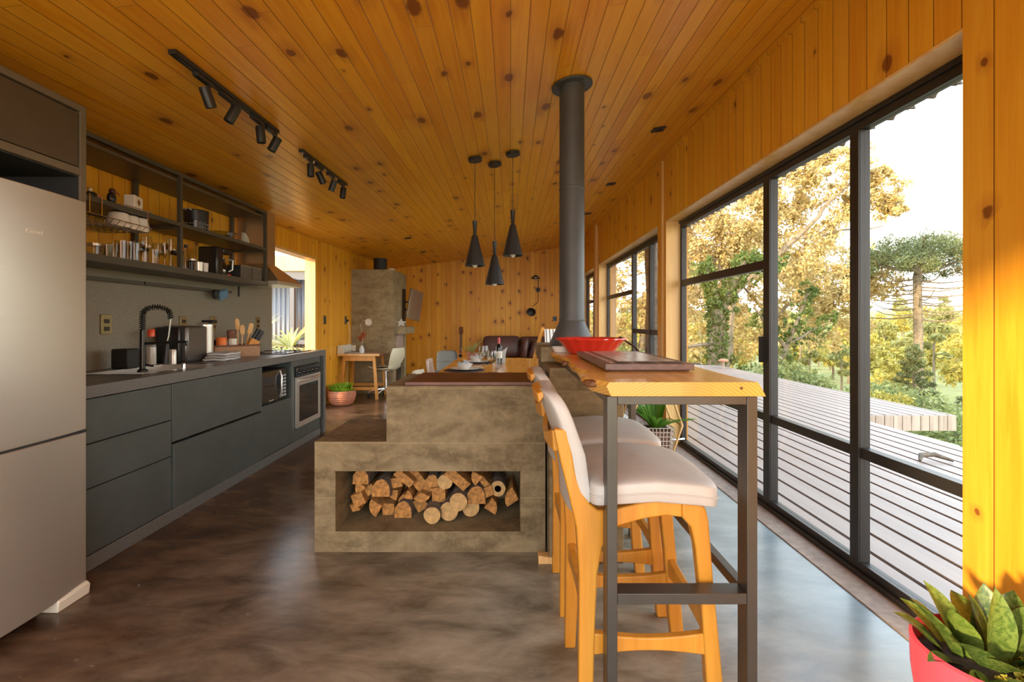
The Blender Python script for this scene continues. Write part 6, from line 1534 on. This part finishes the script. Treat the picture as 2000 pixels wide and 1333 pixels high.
fs = []
for i in range(n_): a = 4 * i; fs += [(a, a + 1, a + 5, a + 4), (a + 2, a + 6, a + 7, a + 3), (a, a + 4, a + 6, a + 2), (a + 1, a + 3, a + 7, a + 5)]
b.add(vs, fs)
m_str, nt, bs = new_mat('striped_sling'); sp = N(nt, 'ShaderNodeSeparateXYZ'); nt.links.new(objco(nt), sp.inputs[0]); f_ = M(nt, 'GREATER_THAN', M(nt, 'FRACT', M(nt, 'MULTIPLY', sp.outputs[1], 14.0)), 0.72)
nt.links.new(mixc(nt, f_, (0.75, 0.70, 0.66), (0.12, 0.06, 0.05)), bs.inputs['Base Color']); bs.inputs['Roughness'].default_value = 0.9
b.build('sling', m_str, t, smooth=60)
t = thing('side_console', 'low dark console shelf by the right wall beyond the flue', 'console', (1.32, 9.6, 0))
MB().box(-0.16, 0.16, -0.5, 0.5, 1.04, 1.09).build('top', m_wal, t, bevel=.003)
for sx in (-.12, .12):
    for sy in (-.45, .45): MB().box(sx - .02, sx + .02, sy - .02, sy + .02, 0, 1.039).build('leg', m_wal, t)

# ================================================================ CEILING FIXTURES
def track(label, y0, y1, heads, x=-1.478):
    zc = ZC(x, (y0 + y1) / 2); t = thing('track_light', label, 'track light', (x, (y0 + y1) / 2, zc - 0.0))
    sl_ = 0.02
    b = MB()
    def Z(y): return ZC(x, y) - 0.0035
    vs = [(x + dx, y, Z(y) - dz) for y in (y0, y1) for (dx, dz) in ((-.018, 0), (.018, 0), (.018, .02), (-.018, .02))]
    b.add(vs, [(0, 1, 2, 3), (7, 6, 5, 4), (0, 4, 5, 1), (1, 5, 6, 2), (2, 6, 7, 3), (3, 7, 4, 0)]); b.build('rail', m_black, t, world=True)
    b = MB(); vs = [(x + dx, y, Z(y) - dz) for y in (y0 + .03, y1 - .03) for (dx, dz) in ((-.004, .0202), (.004, .0202), (.004, .0206), (-.004, .0206))]
    b.add(vs, [(0, 1, 2, 3), (7, 6, 5, 4), (0, 4, 5, 1), (1, 5, 6, 2), (2, 6, 7, 3), (3, 7, 4, 0)]); b.build('slot', m_chrome, t, world=True)
    for (y, d) in heads:
        z = Z(y) - 0.0205; d = Vector(d).normalized()
        b = MB(); b.box(x - .014, x + .014, y - .06, y + .06, z - .02, z); ad = b.build('adapter', m_black, t, world=True, bevel=.002)
        p = Vector((x, y + .04, z - .02)); q = p + Vector((0, 0, -.055))
        MB().tube([p, q], 0.007, 8).build('stem', m_black, ad)
        c = q + Vector((0, 0, -0.012)) - d * 0.02
        R = d.to_track_quat('Z', 'Y').to_euler()
        sh_ = MB().lathe([(0, -0.005), (0.024, -0.005), (0.0255, 0.0), (0.0255, 0.088), (0.021, 0.090), (0.021, 0.075), (0, 0.075)], c - d * 0.03, 24, rot=R).build('spotlight', m_black, ad)
        MB().lathe([(0, 0.076), (0.015, 0.076), (0.013, 0.081), (0, 0.082)], c - d * 0.03, 16, rot=R).build('lens', m_lens, sh_)
track('black ceiling track with four spotlights, nearest the camera', 2.125, 3.075, [(2.34, (0.12, 0.32, -.75)), (2.54, (-0.35, -.15, -.8)), (2.84, (0.05, 0.1, -1)), (3.0, (-.38, -.1, -.8))])
track('black ceiling track with four spotlights, farther back', 3.436, 4.36, [(3.56, (0.0, 0.05, -1)), (3.76, (0.35, .3, -.9)), (4.0, (-.35, .1, -.9)), (4.25, (-.12, 0, -1))])
PDm = None
def pendant(px, Y, zbot, label):
    global PDm
    X = (px - 997) * Y / 950; zc = ZC(X, Y); L = zc - zbot
    t = thing('pendant_lamp', label, 'pendant lamp', (X, Y, zc), group='black cone pendant lamps over the dining table')
    MB().lathe([(0, -0.034), (0.056, -0.034), (0.060, -0.030), (0.060, -0.010), (0, -0.010)], n=28, rot=(0, -math.atan(.128), 0)).build('canopy', m_black, t)
    MB().tube([(0, 0, -0.03), (0, 0, -L + 0.36)], 0.0025, 6).build('cord', m_bmatte, t)
    b = MB(); b.lathe([(0.0, .38), (0.020, 0.38), (0.013, 0.27), (0.016, 0.262), (0.024, 0.255), (0.086, 0.0), (0.083, 0.0), (0.020, 0.24), (0, .245)], (0, 0, -L), 36); b.build('lamp_shade', plain('pendant_shade', (0.03, 0.03, 0.03), 0.38, 0.2) if PDm is None else PDm, t)
    MB().sq((0, 0, -L + 0.015), (0.024, 0.024, 0.03), 1).build('bulb', m_whitep, t)
# canopies sit where the cords meet the sloped ceiling
pendant(927.5, 4.10, 1.22 + 108 * 4.10 / 950, 'black cone pendant lamp, left of the three over the table')
pendant(966, 4.30, 1.22 + 72 * 4.30 / 950, 'black cone pendant lamp, lowest of the three over the table')
pendant(1001.5, 4.08, 1.22 + 128 * 4.08 / 950, 'black cone pendant lamp, highest of the three over the table')
for (px, py, lab) in [(1286, 252, 'square black downlight nearest the windows and the camera'), (1193, 359, 'square black downlight midway along the window side'), (1148, 417, 'square black downlight far along the window side'),
                      (797, 465, 'small dark downlight, nearest of three over the far left'), (827, 492, 'small dark downlight, middle one over the far left'), (848, 511, 'small dark downlight, farthest of the three at the far left')]:
    # intersection of the view ray with the ceiling plane fixes where it hangs
    kx, kz = (px - 997) / 950, -(py - 628) / 950
    Y = (2.56 - 1.22) / (kz - 0.128 * kx - 0.02); X = kx * Y; Y = min(Y, YF - .3)
    t = thing('downlight', lab, 'downlight', (X, Y, ZC(X, Y)))
    MB().obox((0, 0, -0.006), (0.10, 0.10, 0.008), (math.atan(.02), -math.atan(.128), 0)).build('bezel', m_black, t)
    MB().lathe([(0, -0.014), (0.026, -0.014), (0.028, -0.0105)], n=18, rot=(0, -math.atan(.128), 0)).build('lens', m_bmatte, t)

# ================================================================ PLANTS INSIDE
t = thing('basket_planter', 'white wire basket planter with long green leaves beside the pillar', 'planter', (1.285, 4.30, 0))
b = MB(); S_ = 0.125; Hh = 0.30
for i in range(9):
    u = -S_ + 2 * S_ * i / 8
    for (x, y) in ((u, -S_), (u, S_), (-S_, u), (S_, u)): b.tube([(x * .85, y * .85, 0.0), (x, y, Hh)], 0.004, 5)
for j in range(9):
    z = Hh * j / 8; s_ = S_ * (.85 + .15 * j / 8); b.tube([(-s_, -s_, z), (s_, -s_, z), (s_, s_, z), (-s_, s_, z), (-s_, -s_, z)], 0.004, 5)
b.build('wire_basket', plain('pinkish_white_wire', (0.60, 0.50, 0.42), 0.6), t)
MB().box(-.10, .10, -.10, .10, 0.01, Hh - 0.03).build('inner_pot', m_wickd, t)
MB().box(-.10, .10, -.10, .10, Hh - 0.029, Hh - 0.015).build('soil', m_soil, t)
b = MB()
for i in range(46):
    a = i * 2.4; el = 0.55 + 0.85 * ((i * .618) % 1); b.leaf((0.04 * math.cos(a), 0.04 * math.sin(a), Hh - .02), (math.cos(a) * math.cos(el), math.sin(a) * math.cos(el), math.sin(el)), 0.27 + .08 * ((i * .37) % 1), 0.042, 0.55, 6)
b.build('leaves', m_lplant, t, smooth=0)
t = thing('hexagon_stand', 'hexagonal bamboo stand framing the basket planter', 'plant stand', (1.24, 4.30, 0))
for y in (-0.15, 0.15):
    b = MB(); hx = [(-0.115, 0.012), (0.115, 0.012), (0.225, 0.33), (0.115, 0.64), (-0.115, 0.64), (-0.225, 0.33)]
    b.tube([(x, y, z) for x, z in hx] + [(hx[0][0], y, hx[0][1])], 0.011, 8); b.build('hexagon_frame', m_spoon, t)
b = MB()
for x, z in hx: b.tube([(x, -0.15, z), (x, 0.15, z)], 0.008, 8)
b.build('crossbars', m_spoon, t)

# coral pot bottom right
t = thing('coral_flowerpot', 'glossy coral red flowerpot with variegated plant at the bottom right corner', 'flowerpot', (1.215, 1.22, 0))
MB().lathe([(0, 0), (0.115, 0.0), (0.13, 0.03), (0.165, 0.30), (0.168, 0.385), (0.160, 0.390), (0.155, 0.36), (0.152, 0.345), (0, 0.345)], n=56).build('pot', m_pink, t, smooth=50)
MB().sq((0, 0, 0.347), (0.15, 0.15, 0.02), 0.9, fn=lambda p: Vector((p.x, p.y, p.z + .005 * math.sin(p.x * 60) * math.cos(p.y * 70)))).build('soil', m_soil, t)
b = MB(); leaves(b, [(0.02, -0.07, 0.365, .035), (0.07, -0.04, 0.365, .035), (-0.04, -0.08, 0.362, .03), (0.09, 0.02, 0.36, .03)], 900, 0.007, 1, .6, 0.1, .6); b.build('moss', m_moss, t, smooth=0)
b = MB(); rq = random.Random(21)
spec = [(-0.09, 0.05, -0.75, 0.25, 0.9, .20, .060), (-0.05, 0.02, -0.35, -0.1, 1, .24, .075), (0.0, 0.03, -0.1, 0.1, 1, .24, .07), (0.03, 0.04, 0.15, 0.2, 1, .26, .08), (0.07, 0.04, .35, .2, .9, .25, .085), (-0.02, -0.03, -0.2, -.55, .7, .20, .085),
        (0.02, -0.02, 0.2, -.5, .75, .19, .075), (0.06, 0.0, 0.6, -.2, .6, .22, .06), (0.09, 0.03, .8, .1, .5, .22, .05), (-0.09, 0.0, -.9, -.2, .55, .17, .05), (-.06, .07, -.4, .6, .9, .20, .06), (0.04, 0.08, .2, .7, .9, .22, .07), (0.08, -0.04, .7, -.6, .35, .2, .045), (0.0, -.06, .1, -.9, .3, .17, .04), (.1, -.02, .9, -.3, .3, .19, .045), (-.03, .06, -.15, .4, 1, .25, .07),
        (0.05, -0.05, 0.4, -.7, .5, .18, .05), (-0.02, -0.07, -0.1, -.7, .6, .24, .085), (-0.07, 0.03, -0.5, 0.1, .9, .26, .08), (-0.04, -0.01, -0.6, -.2, .7, .25, .08), (0.03, -0.04, 0.3, -.4, .9, .25, .075), (0.05, 0.02, .5, 0, .9, .27, .08), (0.0, -0.05, .3, -.8, .5, .22, .07), (-0.05, -0.05, -.8, -.4, .4, .2, .06), (0.0, 0.0, 0.0, 0.0, 1, .30, .08), (-0.06, -0.04, -0.6, -.6, .5, .16, .05)]
for (x, y, dx, dy, dz, L, W) in spec: b.leaf((x, y, 0.35), (dx * .8, dy, dz), L * .68, W * 1.05, 0.6, 7, fold=0.5)
b.build('leaves', m_snake, t, smooth=60)
